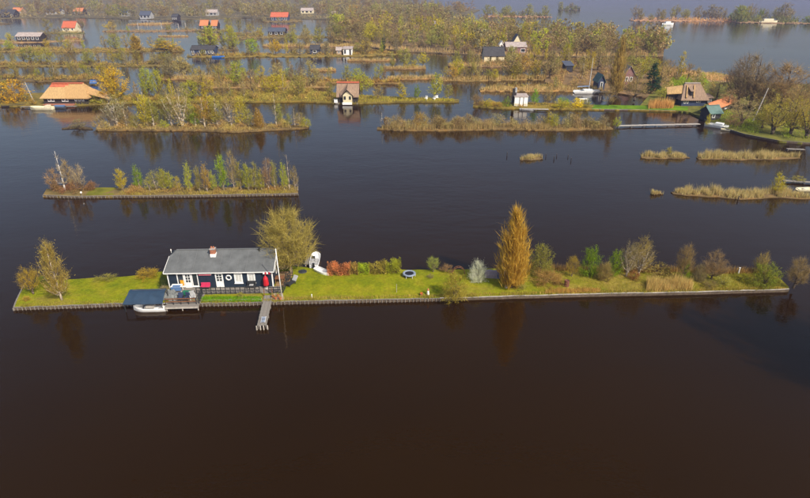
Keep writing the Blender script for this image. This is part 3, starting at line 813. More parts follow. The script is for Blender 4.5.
# bench with pink cushions, awning roller, wall bench
be = thing('bench', 'bench with bright pink cushions against the house wall', 'bench', HP(207.2, .42, .18), HA, scale=(.86, .86, .8))
MB().box(-.62, .62, -.3, .22, .36, .42).build('seat', 'brown_wood', be); MB().box(-.6, .6, -.29, .18, .424, .52).build('cushion', 'pink_cloth', be, bevel=.03); MB().box(-.6, .6, .19, .28, .44, .92).build('back_cushion', 'pink_cloth', be, bevel=.03)
for sx in (-.55, .55):
    MB().bar((sx, -.25, 0), (sx, -.25, .36), .06, .06).build('leg', 'brown_wood', be); MB().bar((sx, .2, 0), (sx, .2, .36), .06, .06).build('leg', 'brown_wood', be)
aw = thing('awning', 'rolled-up rose awning above the pink bench', 'awning', HP(207.6, .12, 1.83), HA)
MB().tube((-.68, 0, 0), (.68, 0, 0), .075, n=10).build('roll', 'rose_cloth', aw)
for q in (-.66, .66): MB().box(q-.03, q+.03, -.03, .1, -.05, .1).build('bracket', 'white_paint', aw)
wb = thing('bench', 'dark slatted bench with grey cushion under the right house window', 'bench', HP(252.7, .42, .18), HA)
MB().box(-.5, .5, -.25, .2, .36, .41).build('seat', 'dark_rail', wb); MB().box(-.5, .5, .15, .2, .5, .86).build('backrest', 'dark_rail', wb); MB().box(-.2, .25, -.2, .12, .412, .5).build('cushion', 'boat_grey', wb, bevel=.03)
for sx in (-.45, .45): MB().bar((sx, -.2, 0), (sx, -.2, .36), .05, .05).build('leg', 'dark_rail', wb); MB().bar((sx, .17, 0), (sx, .17, .86), .05, .05).build('leg', 'dark_rail', wb)
# red folded parasol
rp = thing('parasol', 'bright red folded parasol at the right corner of the house', 'parasol', HP(267.6, .5, .18), HA)
MB().tube((0, 0, 0), (0, 0, 1.68), .03, n=8).build('pole', 'pale_wood', rp)
pp = []
MB().lathe([(.03, 1.62), (.12, 1.55), (.28, 1.25), (.30, .9), (.32, .5), (.26, .38), (.04, .36)], n=9).build('canopy', 'red_cloth', rp)
MB().lathe([(0, 0), (.25, 0), (.25, .07), (.05, .1), (0, .1)], n=14).build('base', 'cap_stone', rp)
fl = thing('pennant', 'little red and white pennant hanging from the right eave', 'flag', HP(269, .42, 2.0), HA)
for i in range(4): MB().box(-.4+i*.2, -.21+i*.2, -.012, .012, -.05-.04*(i % 2), .2).build('cloth', 'red_cloth' if i % 2 else 'white_paint', fl)
# flagpole
fb = P(282, 297.5, LAND); fp = thing('flagpole', 'tall white flagpole standing beside the house deck', 'flagpole', fb)
fh = height_at(fb, 249.5)-LAND
MB().tube((0, 0, 0), (-.12, 0, fh), .065, .04, n=10).build('pole', 'white_paint', fp, smooth=True)
MB().lathe([(0, fh+.1), (.06, fh+.05), (.07, fh), (0, fh-.03)], c=(-.12, 0, 0), n=10).build('knob', 'white_paint', fp); MB().tube((0, 0, 0), (0, 0, .35), .1, n=8).build('socket', 'cap_stone', fp)
# sun lounger and things right of the deck
lo_ = thing('sun_lounger', 'tilted grey sun lounger right of the deck railing', 'lounger', P(293, 284, LAND+.1), -.55)
MB().box(-.3, .3, -.9, .2, .28, .34).build('frame', 'dark_rail', lo_); bkr = MB().box(-.28, .28, 0, .7, 0, .07).build('backrest', 'boat_grey', lo_); bkr.location = (0, .2, .32); bkr.rotation_euler = (.8, 0, 0)
MB().box(-.27, .27, -.85, .15, .345, .4).build('pad', 'dark_rail', lo_)
for q in (-.26, .26):
    for y in (-.8, .12): MB().bar((q, y, 0), (q, y, .28), .05, .05).build('leg', 'dark_rail', lo_)
bb = thing('bicycle_rack', 'dark metal rack standing at the deck railing', 'rack', P(289.5, 281, LAND+.1), .3)
for i in range(4): MB().bar((-.4+i*.27, 0, 0), (-.4+i*.27, 0, 1.0), .05, .05).build('upright', 'dark_rail', bb)
for z in (.3, .65, 1.0): MB().bar((-.45, .04, z), (.46, .04, z), .04, .05).build('rail', 'dark_rail', bb)
sm = P(277, 288, LAND+.17); tb_ = thing('garden_table', 'brown wooden table on the side deck by the gable', 'table', HP(279, -.9, .17), HA)
MB().box(-.5, .5, -.4, .4, .6, .66).build('table_top', 'brown_wood', tb_)
for sx in (-.42, .42):
    for sy in (-.33, .33): MB().bar((sx, sy, 0), (sx, sy, .6), .06, .06).build('leg', 'brown_wood', tb_)

# ------------------------------------------------------------------ boats
def hull_mesh(L, B, H, bow=.35, n=12, flare=.75, rim=.05, floor=.4, flat_stern=True, pointed=True):
    """open boat, bow at +x; returns (outer hull MB, floor MB)"""
    hb = MB(); st = []
    for i in range(n+1):
        t = i/n; x = -L/2+L*t
        k = 1.0 if t < 1-bow else max(0.0, 1-((t-(1-bow))/bow)**(2.0 if pointed else 3.2))
        k *= .86+.14*min(1, t*4)
        b = max(.02, B/2*k); sh_ = H*(1+.22*max(0, t-.5)*2)
        kb = b*flare; z0 = -.12+.16*max(0, t-.7)/.3*H
        st.append([(x, -b, sh_), (x, -b*.96, sh_*.55), (x, -kb, z0+.05), (x, 0, z0), (x, kb, z0+.05), (x, b*.96, sh_*.55), (x, b, sh_),
                   (x, max(.005, b-rim), sh_+.012), (x, max(.004, b-rim-.03), H*floor), (x, 0, H*floor-.02), (x, -max(.004, b-rim-.03), H*floor), (x, -max(.005, b-rim), sh_+.012)])
    m = len(st[0])
    vs_ = [p for s in st for p in s]
    fs = [(i*m+j, (i+1)*m+j, (i+1)*m+(j+1) % m, i*m+(j+1) % m) for i in range(n) for j in range(m)]
    fs += [tuple(range(m))[::-1], tuple(range(n*m, n*m+m))]
    return MB().add(vs_, fs)
def boat(name, label, loc, rz, L, B, H, mat='gelcoat', thwarts=2, inner='boat_grey', group=None, **kw):
    t = thing(name, label, 'boat', loc, rz, group)
    hull_mesh(L, B, H, **kw).build('hull', mat, t, smooth=False)
    for i in range(thwarts):
        x = -L*.32+L*.5*i/max(1, thwarts-1) if thwarts > 1 else -L*.1
        MB().box(x-.13, x+.13, -B/2*.85, B/2*.85, H*.68, H*.74).build('thwart', inner, t)
    MB().bar((-L/2-.02, -B*.38, H*.95), (-L/2-.02, B*.38, H*.95), .06, .1).build('transom', mat, t)
    return t
# boat under the canopy
b0 = P(150.5, 309.5, 0); bt = boat('rowing_boat', 'white open boat moored under the navy canopy', b0, 3.14+HA, 3.5, 1.35, .42, thwarts=2)
MB().box(-.5, .35, -.3, .3, .30, .55).build('engine_box', 'pale_wood', bt)
# canopy: curved navy roof on posts
ca, cb = P(124.5, 312.5, 0), P(164.3, 311.5, 0); cn = thing('boat_canopy', 'navy blue boat canopy roof on posts over the water', 'canopy', (ca.x, ca.y, 0), math.atan2(cb.y-ca.y, cb.x-ca.x))
CL = (cb-ca).length; prof = [(0, .98), (.05, 1.08), (.55, 1.42), (1.1, 1.74), (1.38, 1.82), (1.75, 1.82)]
cv = []; nc = 14
for i in range(nc+1):
    x = CL*i/nc; e = abs(2*i/nc-1)
    for (y, z) in prof: cv.append((x*1.0 if i else (.55*y/1.7), y, z-.05*math.sin(math.pi*i/nc*3)**2*.5))
    for (y, z) in reversed(prof): cv.append((x if i else (.55*y/1.7), y, z-.04-.05*math.sin(math.pi*i/nc*3)**2*.5))
m = 2*len(prof)
MB().add(cv, [(i*m+j, (i+1)*m+j, (i+1)*m+(j+1) % m, i*m+(j+1) % m) for i in range(nc) for j in range(m)]+[tuple(range(m))[::-1], tuple(range(nc*m, nc*m+m))]).build('canopy_roof', 'tarp_navy', cn)
for x in (.15, CL*.5, CL-.15):
    MB().bar((x, .06, -.8), (x, .06, 1.0), .07, .07).build('post', 'dark_rail', cn); MB().bar((x+.2, 1.6, -.8), (x+.2, 1.6, 1.74), .07, .07).build('post', 'dark_rail', cn)
MB().bar((.6, 1.42, 1.86), (CL-.02, 1.42, 1.86), .06, .03).build('ridge_batten', 'slate_blue', cn)
# white motorboat behind the island, stern to the bank
mbp = P(315.3, 262.5, 0); mo = boat('motorboat', 'white open motorboat moored behind the island near the big bare tree', mbp, math.pi/2+.05, 3.7, 1.2, .55, thwarts=0, bow=.3, pointed=False, floor=.5)
for sx, sy in ((-.3, -.25), (-.3, .25), (.45, .22)): MB().box(sx-.2, sx+.2, sy-.2, sy+.2, .3, .62).build('seat', 'dark_rail' if sx > 0 else 'boat_grey', mo, bevel=.02)
MB().box(-1.4, -1.1, -.45, .45, .3, .56).build('stern_bench', 'boat_grey', mo); MB().box(.15, .3, -.45, .0, .3, .8).build('console', 'gelcoat', mo)
MB().box(-2.1, -1.86, -.14, .14, .1, .9).box(-2.05, -1.92, -.05, .05, -.4, .1).build('outboard_motor', 'black_mat', mo, bevel=.03)
dgp = P(322.5, 272.5, LAND+.06); boat('dinghy', 'small white dinghy lying on the grass beside the red hedge', dgp, math.atan2(P(329,275).y-P(316,269).y, P(329,275).x-P(316,269).x), 2.3, .95, .3, thwarts=1, inner='white_paint', bow=.45)
bj = P(306.8, 266.8, 0); backj = plank_deck('jetty', 'short weathered jetty behind the island left of the white motorboat', (bj.x-.35, bj.y+2.6, 0), .03, .75, 2.6, .42, .25)

# ------------------------------------------------------------------ hedge of five shrubs
def hedge(label, x0, x1, y, yt, color, seed, dens=1.0):
    a, b = P(x0, y, LAND), P(x1, y, LAND); w = (b-a).length; h = height_at(a, yt)-LAND-.5; d = 1.15
    rng = np.random.default_rng(seed); n = int(4200*w*dens)
    u = rng.uniform(-.04, 1.04, n)*w; v = rng.uniform(0, 1, n)*d; z = rng.uniform(0, 1, n)**.75
    top = h*(.9+.14*np.sin(u*2.3+seed)+.08*np.sin(u*6+v*3)+.05*rng.normal(size=n))
    # leaves thicker towards the outer faces, gaps in the sides
    keep = (rng.uniform(0, 1, n) < np.maximum(np.maximum(1-v/d*2.2, z**3), .3)*(.55+.45*np.sin(u*5.1+seed)*np.sin(z*5+u)))
    C = np.c_[u+rng.normal(size=n)*.04, v+rng.normal(size=n)*.05, z*top][keep]; C[:, 2] = np.maximum(C[:, 2], .05)
    cl = (rng.uniform(.65, 1.35, n)*(1+.3*np.sin(u*4+z*5)))[keep]
    V, F = leaf_quads(C, np.full(len(C), .12), rng)
    ns = int(60*w); A = np.c_[rng.uniform(0, 1, ns)*w, rng.uniform(.1, .9, ns)*d, np.zeros(ns)]; B = A+np.c_[rng.normal(size=ns)*.15, rng.normal(size=ns)*.12, h*rng.uniform(.7, 1.05, ns)]
    Vt, Ft = twig_tris(A, B, .03, rng)
    t = thing('hedge_shrub', label, 'hedge', a, math.atan2(b.y-a.y, b.x-a.x), 'clipped hedge on the lawn')
    link('foliage', mesh_np('foliage', V, F, None, cl[:, None]*rng.uniform(.93, 1.07, (len(C), 3)), 'foliage'), t, color)
    link('stems', mesh_np('stems', Vt, None, Ft, np.full((ns, 3), .8), 'foliage'), t, (.12, .07, .04))
hedge('copper-red leftmost section of the clipped hedge beside the white dinghy', 328, 349.5, 276.6, 261.5, (.27, .105, .05), 1, 1.1)
hedge('brownish thin hedge section just right of the copper-red one', 349.5, 358.5, 276, 261.8, (.20, .13, .035), 2, .8)
hedge('bright green section in the middle of the clipped hedge', 358.5, 369, 275.8, 261.3, (.20, .24, .012), 3, 1.0)
hedge('brown-green hedge section between the two greener ones', 369, 386, 275.4, 260.2, (.19, .15, .03), 4, .9)
hedge('yellow-green section at the right end of the clipped hedge', 386, 400.5, 275, 258.8, (.18, .18, .016), 5, 1.1)

# ------------------------------------------------------------------ things on the lawn
tp = thing('trampoline', 'round trampoline with blue-grey pad on the lawn right of the hedge', 'trampoline', P(409.2, 277, LAND))
MB().lathe([(.52, .50), (.54, .54), (.74, .55), (.78, .5), (.78, .44), (.74, .42)], n=32).build('pad', 'pad_blue', tp)
MB().lathe([(0, .485), (.54, .485), (.54, .475), (0, .475)], n=32).build('mat', 'black_mat', tp)
for i in range(6):
    a = i*math.pi/3; MB().tube((.72*math.cos(a), .72*math.sin(a), 0), (.72*math.cos(a), .72*math.sin(a), .44), .03, n=8).build('leg', 'metal_pole', tp)
gn = thing('garden_ornament', 'small white garden post figure with red top near the bulkhead', 'ornament', P(428, 295, LAND))
MB().lathe([(0, 0), (.14, 0), (.16, .15), (.11, .4), (.12, .5), (.08, .6), (0, .62)], n=12).build('body', 'white_paint', gn, smooth=True); MB().lathe([(.11, .58), (.12, .63), (.04, .82), (0, .9)], n=12).build('cap', 'orange_tile', gn, smooth=True)
pt_ = thing('flower_pot', 'low orange flower pot left of the white garden figure', 'flower pot', P(421.5, 295.6, LAND)); MB().lathe([(0, 0), (.12, 0), (.18, .26), (.2, .3), (.16, .3), (.14, .2), (0, .2)], n=12).build('pot', 'terracotta', pt_)
C = np.array([0, 0, .33])+RNG.normal(size=(40, 3))*.07; V, F = leaf_quads(C, np.full(40, .08), RNG); link('plant', mesh_np('plant', V, F, None, np.ones((40, 3)), 'foliage'), pt_, (.4, .12, .02))
def stake(label, x, y, h, mat='pale_wood', r=.04):
    t = thing('stake', label, 'stake', P(x, y, LAND)); MB().tube((0, 0, 0), (random.uniform(-.05, .05), 0, h), r, r*.8, n=8).build('shaft', mat, t); MB().lathe([(0, h+.04), (r*1.2, h+.02), (r*1.2, h-.04), (0, h-.05)], n=8).build('tip', mat, t)
stake('thin pale stake standing alone on the middle of the lawn', 396.6, 293, 1.1, 'pale_wood', .025)
stake('short white stake near the bulkhead below the white boats', 312, 298, .45, 'white_paint', .05)
stake('white leaning post at the back bank near the right tip', 738, 274.5, .9, 'white_paint', .08)
gate_h = thing('manhole_cover', 'dark flat hatch cover lying in the lawn near the motorboat', 'hatch', P(302.5, 271.5, LAND+.1)); MB().lathe([(0, .05), (.4, .05), (.44, 0), (.44, -.1)], n=16).build('lid', 'dark_rail', gate_h)
MB().lathe([(.44, .03), (.52, .02), (.52, -.1)], n=16).build('rim', 'slate_dark', gate_h)
br_ = thing('rusty_barrel', 'rust-red oil barrel standing on the rough grass near the bulkhead', 'barrel', P(566.2, 287, LAND))
MB().lathe([(0, 0), (.28, 0), (.29, .02), (.28, .04), (.28, .28), (.295, .3), (.28, .32), (.28, .56), (.295, .58), (.28, .6), (.28, .84), (.29, .86), (.27, .86), (.26, .82), (0, .82)], n=20).build('drum', 'rust_metal', br_); MB().tube((.12, .05, .82), (.12, .05, .86), .05, n=8).build('bung', 'dark_rail', br_)
# trellis arch
ar = thing('garden_arch', 'low rustic arch of bent branches at the back bank', 'arch', P(458.5, 275, LAND))
for q in (0, .35):
    ps = [Vector((-.75*math.cos(t), q, 1.0*math.sin(t)**.8 if t > 0 else 0)) for t in np.linspace(0.0, math.pi, 13)]
    m_ = MB()
    for a, b in zip(ps, ps[1:]): m_.tube(a, b, .035, n=6)
    m_.build('hoop', 'brown_wood', ar)
for t in np.linspace(.4, 2.7, 6): MB().bar((-.75*math.cos(t), 0, math.sin(t)**.8), (-.75*math.cos(t), .35, math.sin(t)**.8), .04, .04).build('crosspiece', 'brown_wood', ar)
# tent / covered stack
def tent():
    t = thing('covered_stack', 'stack under mauve sheet with blue right end beside the poplar', 'covered stack', P(492, 279.5, LAND), -.08)
    x0, x1, d, h = -.85, .62, .9, 1.0
    pf = [(0, 0), (.1, .55), (.38, h), (.6, h*1.02), (d, .5), (d+.05, 0)]
    m_ = MB(); vs_ = []
    for x in np.linspace(x0, x1, 7):
        for (y, z) in pf: vs_.append((x, y, z*(1-.1*math.sin(3*x+1)**2)))
    k = len(pf); m_.add(vs_, [(i*k+j, (i+1)*k+j, (i+1)*k+j+1, i*k+j+1) for i in range(6) for j in range(k-1)]+[tuple(range(k))[::-1]])
    m_.build('sheet', 'tarp_mauve', t)
    vs_ = []
    m_ = MB()
    for x in np.linspace(x1-.02, x1+.5, 3):
        for (y, z) in pf: vs_.append((x, y*1.02, z*1.06*(1-.1*math.sin(3*x+1)**2)))
    m_.add(vs_, [(i*k+j, (i+1)*k+j, (i+1)*k+j+1, i*k+j+1) for i in range(2) for j in range(k-1)]+[tuple(range(2*k, 3*k)), tuple(range(k))[::-1]]); m_.build('end_sheet', 'tarp_blue', t)
tent()
rk = thing('white_crate', 'white upright board leaning at the blossoming shrub', 'board', P(474, 280, LAND), .4); bdy = MB().box(-.32, .32, -.04, .04, 0, .85).build('panel', 'white_paint', rk, bevel=.03); bdy.rotation_euler = (-.25, .2, 0)
MB().bar((-.1, .3, 0), (-.1, .1, .6), .05, .05).build('prop', 'grey_wood', rk)
lg = thing('stump', 'pale cut tree stump at the foot of the poplar', 'stump', P(506, 288, LAND)); MB().lathe([(0, .35), (.16, .34), (.18, .1), (.26, 0)], n=10).build('wood', 'pale_wood', lg); MB().tube((.1, 0, .2), (.45, -.1, .5), .06, .04, n=7).build('limb', 'pale_wood', lg)

# ------------------------------------------------------------------ plants of the main island
def MP(name, kind, xb, yb, yt, w, color, label, cat='shrub', lod='near', **kw):
    if xb > 530: w *= .86
    return plant_px(name, kind, xb, yb, yt, w, color, label, cat, lod, **kw)
MP('round_tree', 'round', 291, 273, 205.5, 53, (.26, .225, .08), 'big round bare tree with dense olive-tan twigs behind the house', 'tree', bark=(.26, .20, .13))
MP('poplar_tree', 'poplar', 511, 287.5, 207, 30, (.36, .25, .05), 'tall golden columnar poplar on the island', 'tree', bark=(.30, .21, .13))
MP('birch_tree', 'birch', 62, 300, 238, 25, (.22, .18, .05), 'slender olive birch on the left part of the island', 'tree', bark=(.45, .37, .27))
MP('shrub', 'multi', 33.5, 294, 265.5, 22, (.28, .20, .025), 'golden small tree at the left tip of the island')
MP('shrub', 'shrub', 42, 284, 276, 14, 'fresh green', 'low green shrub right of the golden shrub at the left tip')
MP('shrub', 'brush', 27, 300.5, 295, 8, 'orange-tinged', 'tiny orange-tinged tuft near the bulkhead at the left tip', 'shrub', 'mid')
MP('shrub', 'shrub', 148, 277, 269.5, 26, (.24, .17, .025), 'low golden shrub on the back bank left of the house')
MP('shrub', 'brush', 105, 279.5, 275.5, 24, 'olive', 'very low dark scrub on the back bank beside the left lawn', 'shrub', 'mid')
MP('shrub', 'multi', 433, 272, 256.5, 14, 'pale green', 'small sparse pale green shrub right of the trampoline')
MP('shrub', 'brush', 430.5, 278.5, 274, 10, 'grey-brown', 'tiny bare brown clump on the lawn near the trampoline', 'shrub', 'mid')
MP('shrub', 'shrub', 455, 299, 273, 30, (.20, .165, .03), 'soft yellow-green willow shrub hanging over the bulkhead')
MP('blossom_shrub', 'brush', 477.5, 281, 258, 20, (.40, .42, .46), 'white blossoming shrub left of the mauve covered stack')
MP('shrub', 'brush', 447, 272, 264, 16, 'reddish-brown', 'reddish bare bush behind the lawn left of the arch', 'shrub', 'mid')
MP('shrub', 'shrub', 540, 274, 244.5, 32, (.16, .15, .035), 'large olive-green shrub just right of the poplar')
MP('shrub', 'shrub', 520, 288.5, 281, 16, 'olive', 'low olive shrub at the foot of the poplar', 'shrub', 'mid')
MP('shrub', 'brush', 547, 282, 271.5, 46, (.22, .14, .055), 'wide reddish-brown bramble below the olive-green shrub')
MP('shrub', 'multi', 571.5, 277, 255.5, 16, (.24, .19, .03), 'yellowish small tree left of the bright green laurel')
MP('laurel_shrub', 'shrub', 588.5, 276, 246.5, 24, (.105, .165, .008), 'dense bright green laurel shrub in the middle of the right lawn')
MP('shrub', 'shrub', 614, 275, 249.5, 19, (.16, .215, .014), 'fresh green shrub between the laurel and the pale-stemmed tree')
MP('shrub', 'brush', 604, 280, 260, 22, (.20, .16, .07), 'thin brown twiggy shrub in front of the fresh green shrub')
MP('multi_stem_tree', 'multi', 626, 277, 240, 22, (.22, .18, .10), 'bare pale-stemmed tree right of the fresh green shrub', 'tree', bark=(.5, .42, .34))
MP('multi_stem_tree', 'multi', 638, 275.5, 236.5, 28, (.235, .20, .07), 'taller spreading pale-stemmed tree with first leaves', 'tree', bark=(.46, .40, .32))
MP('shrub', 'brush', 634, 280, 270, 18, (.21, .11, .045), 'low rust-brown bush under the pale-stemmed trees', 'shrub', 'mid')
MP('bare_tree', 'bare', 681, 280, 242.5, 22, (.22, .17, .09), 'small brown bare tree behind the tall reed bed', 'tree')
MP('shrub', 'shrub', 683, 279, 258.5, 14, 'fresh green', 'bright green bush at the foot of the small brown tree')
MP('bare_tree', 'bare', 711, 280, 249, 29, (.22, .16, .10), 'reddish-brown twiggy tree right of the tall reed bed', 'tree')
MP('shrub', 'brush', 698, 281, 262, 18, 'grey-brown', 'grey-brown bush left of the reddish twiggy tree')
MP('shrub', 'shrub', 723, 285, 275, 22, 'olive', 'low olive bush right under the reddish twiggy tree', 'shrub', 'mid')
MP('shrub', 'brush', 709, 288, 279, 20, 'brown', 'brown bush near the bulkhead below the reddish twiggy tree', 'shrub', 'mid')
MP('bare_tree', 'bare', 758.5, 275, 250, 17, (.235, .18, .08), 'small bare tree behind the green mound near the right tip', 'tree')
MP('shrub', 'shrub', 764, 286, 264, 34, (.15, .16, .022), 'broad green mound of a shrub near the right tip')
MP('bare_tree', 'bare', 793, 288.5, 256, 28, (.21, .16, .09), 'bare twiggy tree leaning over water at the right tip', 'tree')
MP('shrub', 'brush', 741, 280, 273, 22, 'yellow-green', 'low yellow-green clump left of the green mound', 'shrub', 'mid')
MP('shrub', 'shrub', 660, 276, 265, 40, (.21, .16, .05), 'long tawny bush bank behind the tall reed bed', 'shrub', 'mid')
# ================================================================== second island (left, middle distance)
TAN = (.27, .17, .07); SOIL = (.13, .095, .045); GRASSY = (.15, .15, .018); REEDC = (.30, .235, .13)
f2 = [(43,195),(70,196),(110,195.6),(200,195),(298,193.3)]
isl2 = strip('island', 'narrow tree-lined island in the left middle distance', f2, [(47,188.5),(110,188),(200,187.5),(298,186.5)], h=.33, color=(.17, .125, .045), edge=.12, ncol=60)
bulkhead(isl2, f2, h=.33, pile_gap=.6, cap='grey_wood')
lp = strip('lawn_patch', 'small bright green lawn patch on the left middle island', [(86,195),(98,194.8),(114,194.6)], [(90,187.6),(102,187.4),(116,187.4)], h=.40, color=GRASSY, edge=.02, ncol=20, hump=.05)
scrub('undergrowth', 'rust-brown undergrowth beneath the trees of the left middle island', isl2, 6500, 1.1, .15, (.25, .165, .06), .31, .99, .04, .95, 50)
scrub('undergrowth', 'dark brown bramble heap at the left end of the middle island', isl2, 5000, 1.7, .14, (.17, .09, .05), .02, .19, .06, .95, 16)
blades('grass', 'rough yellowish grass along the left middle island', scatter(isl2, 2200, .3, .99, .0, .4, 40), .4, .05, (.23, .18, .05))
def M2(name, kind, xb, yb, yt, w, color, label, **kw): return plant_px(name, kind, xb, yb, yt, w, color, label, 'tree', 'mid', z=.36, **kw)
W2 = 'on the left middle island'
M2('dead_tree', 'dead', 65.5, 191, 151.5, 15, (.55, .50, .44), f'white leafless dead tree at the left end of the middle island')
M2('bare_tree', 'bare', 55, 191, 168, 16, (.24, .16, .09), f'small brownish bare tree left of the white dead tree')
M2('bare_tree', 'bare', 71, 190, 157, 15, (.26, .19, .11), f'slim brown bare tree just right of the white dead tree')
M2('bare_tree', 'bare', 82, 191, 163, 15, (.30, .25, .19), f'pale twiggy bare tree beside the small lawn patch')
M2('brush_shrub', 'brush', 92, 190, 181, 14, (.20, .11, .06), f'low reddish bush at the edge of the small lawn patch')
L2 = [('birch',123.5,191,167.5,12,'golden'),('birch',140,190.5,163.5,11,'fresh green'),('multi',150,191,176,11,'yellow-green'),('multi',157,191,169,17,'olive'),('birch',164.5,190.5,166.5,13,'yellow-green'),('birch',171,191,171,11,'yellow-green'),('bare',178,191,175,11,'golden'),('birch',190.5,191.5,161.5,9,'yellow-green'),('birch',200,192,165,8,'olive'),('birch',207.5,192,162,11,'orange-tinged'),('birch',214,191,170,9,'yellow-green'),('birch',224,190.5,153.5,14,(.16,.22,.012)),('bare',234.5,190,146.5,13,'tan'),('birch',241,190,160,12,'olive'),('birch',249,191,162,11,'yellow-green'),('birch',256,190.5,160.5,12,'olive'),('birch',262,191,168,9,'yellow-green'),('bare',269,190.5,156,13,'reddish-brown'),('birch',275,189.5,160,9,'olive'),('birch',284.5,190.5,161,9,'yellow-green'),('dead',289.5,190,153,12,'tan'),('bare',295,189,164,9,'brown'),('dead',298,191,176,6,'greyish')]
for i, (kd, xb, yb, yt, w, cl) in enumerate(L2):
    cn_ = cl if isinstance(cl, str) else 'vivid green'
    M2(KNAME[kd], kd, xb, yb, yt, w, cl, f'{cn_} {KDESC[kd]} tree, {ordinal(i, len(L2))} in the row {W2}', group='trees of the left middle island', bark=(.42, .34, .25))
bx_ = thing('mooring_buoy', 'small white ball on the brown scrub of the left middle island', 'ball', P(81, 192.5, .9)); MB().lathe([(0, -.17), (.12, -.12), (.17, 0), (.12, .12), (0, .17)], n=14).build('ball', 'white_paint', bx_, smooth=True); MB().tube((0, 0, -.9), (0, 0, -.12), .04, n=6).build('stalk', 'grey_wood', bx_)
for i, x in enumerate((282, 291, 297.5)): pass

# ================================================================== third island: birch row
f3 = [(95,129.5),(150,129.8),(195,129.8),(236,131.5),(270,129.5),(308,127.5)]
isl3 = strip('island', 'long low island of bare birches in the left distance', f3, depth=6.5, h=.3, color=(.16, .11, .045), edge=.3, ncol=70)
strip('mud_spit', 'thin dark spit left of the birch island', [(62,128),(75,127.8),(92,128.6)], depth=1.4, h=.22, color=(.08, .06, .035), edge=.2, ncol=14)
scrub('undergrowth', 'tan and brown undergrowth along the birch island', isl3, 9000, 2.0, .22, (.26, .18, .07), .0, 1, .03, .95, 60)
blades('grass', 'pale dry grass along the front of the birch island', scatter(isl3, 1700, 0, 1, 0, .5, 40), .6, .08, (.27, .20, .09))
L3 = [('brush',100,128,114,16,'tan'),('bare',110,128,104,18,'grey-brown'),('multi',118,128,92,26,'greyish'),('bare',127,128,106,18,'brown'),('brush',137,128,113,20,'olive'),('birch',148,128,92,18,'golden'),('birch',154,128,96,15,'olive'),('shrub',164,128.5,119,12,'yellow-green'),('multi',172,127,88,24,'olive'),('multi',183,128,84,30,'tan'),('birch',190,126,96,16,'yellow-green'),('birch',196,128,106,14,'fresh green'),('bare',205,128,93,22,'orange-tinged'),('birch',211,127,91,20,'golden'),('birch',218,128,98,16,'olive'),('multi',232,128,95,20,'tan'),('birch',242,128,95,15,'golden'),('birch',249,128,105,13,'olive'),('poplar',259,129.5,108,12,'orange-tinged'),('dead',276.5,128,98,10,'greyish'),('birch',280,127.5,102,11,'olive'),('birch',289,127.5,113,9,'olive'),('dead',295,127.5,107,9,'tan'),('bare',300,127,112,13,'tan'),('brush',306,127.5,116,12,'yellow-green')]
for i, (kd, xb, yb, yt, w, cl) in enumerate(L3):
    plant_px(KNAME[kd], kd, xb, yb-1.2, yt, w, cl, f'{cl} {KDESC[kd]} tree, {ordinal(i, len(L3))} on the birch island', 'tree', 'mid', z=.34, group='trees of the birch island', bark=(.52, .44, .33))
plant_px('brush_shrub', 'brush', 79, 127.6, 118, 18, 'grey-brown', 'bare grey bush on the thin spit left of the birch island', 'shrub', 'mid', z=.2)

# ================================================================== right low scrub island and boardwalk
f4 = [(377,128.3),(400,129.8),(440,130),(500,129),(560,129.8),(613,128.5)]
isl4 = strip('island', 'low scrub-covered island right of centre', f4, depth=6, h=.28, color=(.17, .115, .045), edge=.3, ncol=70)
scrub('undergrowth', 'dense brown scrub covering the low island right of centre', isl4, 15000, 2.9, .24, (.20, .15, .075), .03, .97, .05, .95, 60)
blades('reed', 'dry tan reed along the low scrub island', scatter(isl4, 5000, .02, .98, 0, .6, 60), 1.6, .09, (.26, .19, .10))
L4 = [('dead',382,128,113,8,'greyish'),('dead',388,128,116,8,'greyish'),('brush',396,128,114,18,'tan'),('brush',420,128,110,20,'orange-tinged'),('brush',440,128.5,115,22,'brown'),('brush',458,128,114,18,'tan'),('brush',468,127.5,113,16,'reddish-brown'),('birch',549,128.5,112,10,'golden'),('birch',554,129,113,11,'yellow-green'),('brush',590,128,115,20,'brown'),('brush',603,128,114,16,'greyish'),('shrub',616.5,127,116,9,'yellow-green')]
for i, (kd, xb, yb, yt, w, cl) in enumerate(L4):
    plant_px(KNAME[kd], kd, xb, yb-1, yt, w, cl, f'{cl} {KDESC[kd]} bush, {ordinal(i, len(L4), "one")} on the low scrub island', 'bush', 'mid', z=.3, group='bushes of the low scrub island')
def boardwalk(label, x0, y0, x1, y1, w=1.1, z=.45, mat='pale_wood', name='boardwalk'):
    a, b = P(x0, y0, z), P(x1, y1, z); d = b-a; L = d.length
    t = thing(name, label, 'boardwalk', (a.x, a.y, 0), math.atan2(d.y, d.x)); n = max(2, int(L/1.5))
    o0 = MB().box(0, L/n-.06, 0, w, z-.07, z).build('deck_panel', mat, t)
    for i in range(n):
        if i: o0_ = link('deck_panel', o0.data, t); o0_.location = (i*L/n, 0, random.uniform(-.02, .02))
        if i % 2 == 0: MB().tube((i*L/n+.1, .1, -.8), (i*L/n+.1, .1, z-.08), .07, n=6).tube((i*L/n+.1, w-.1, -.8), (i*L/n+.1, w-.1, z-.08), .07, n=6).build('trestle', 'grey_wood', t)
    return t
boardwalk('long pale boardwalk from the scrub island to the right shore', 619, 126, 701, 124.2)

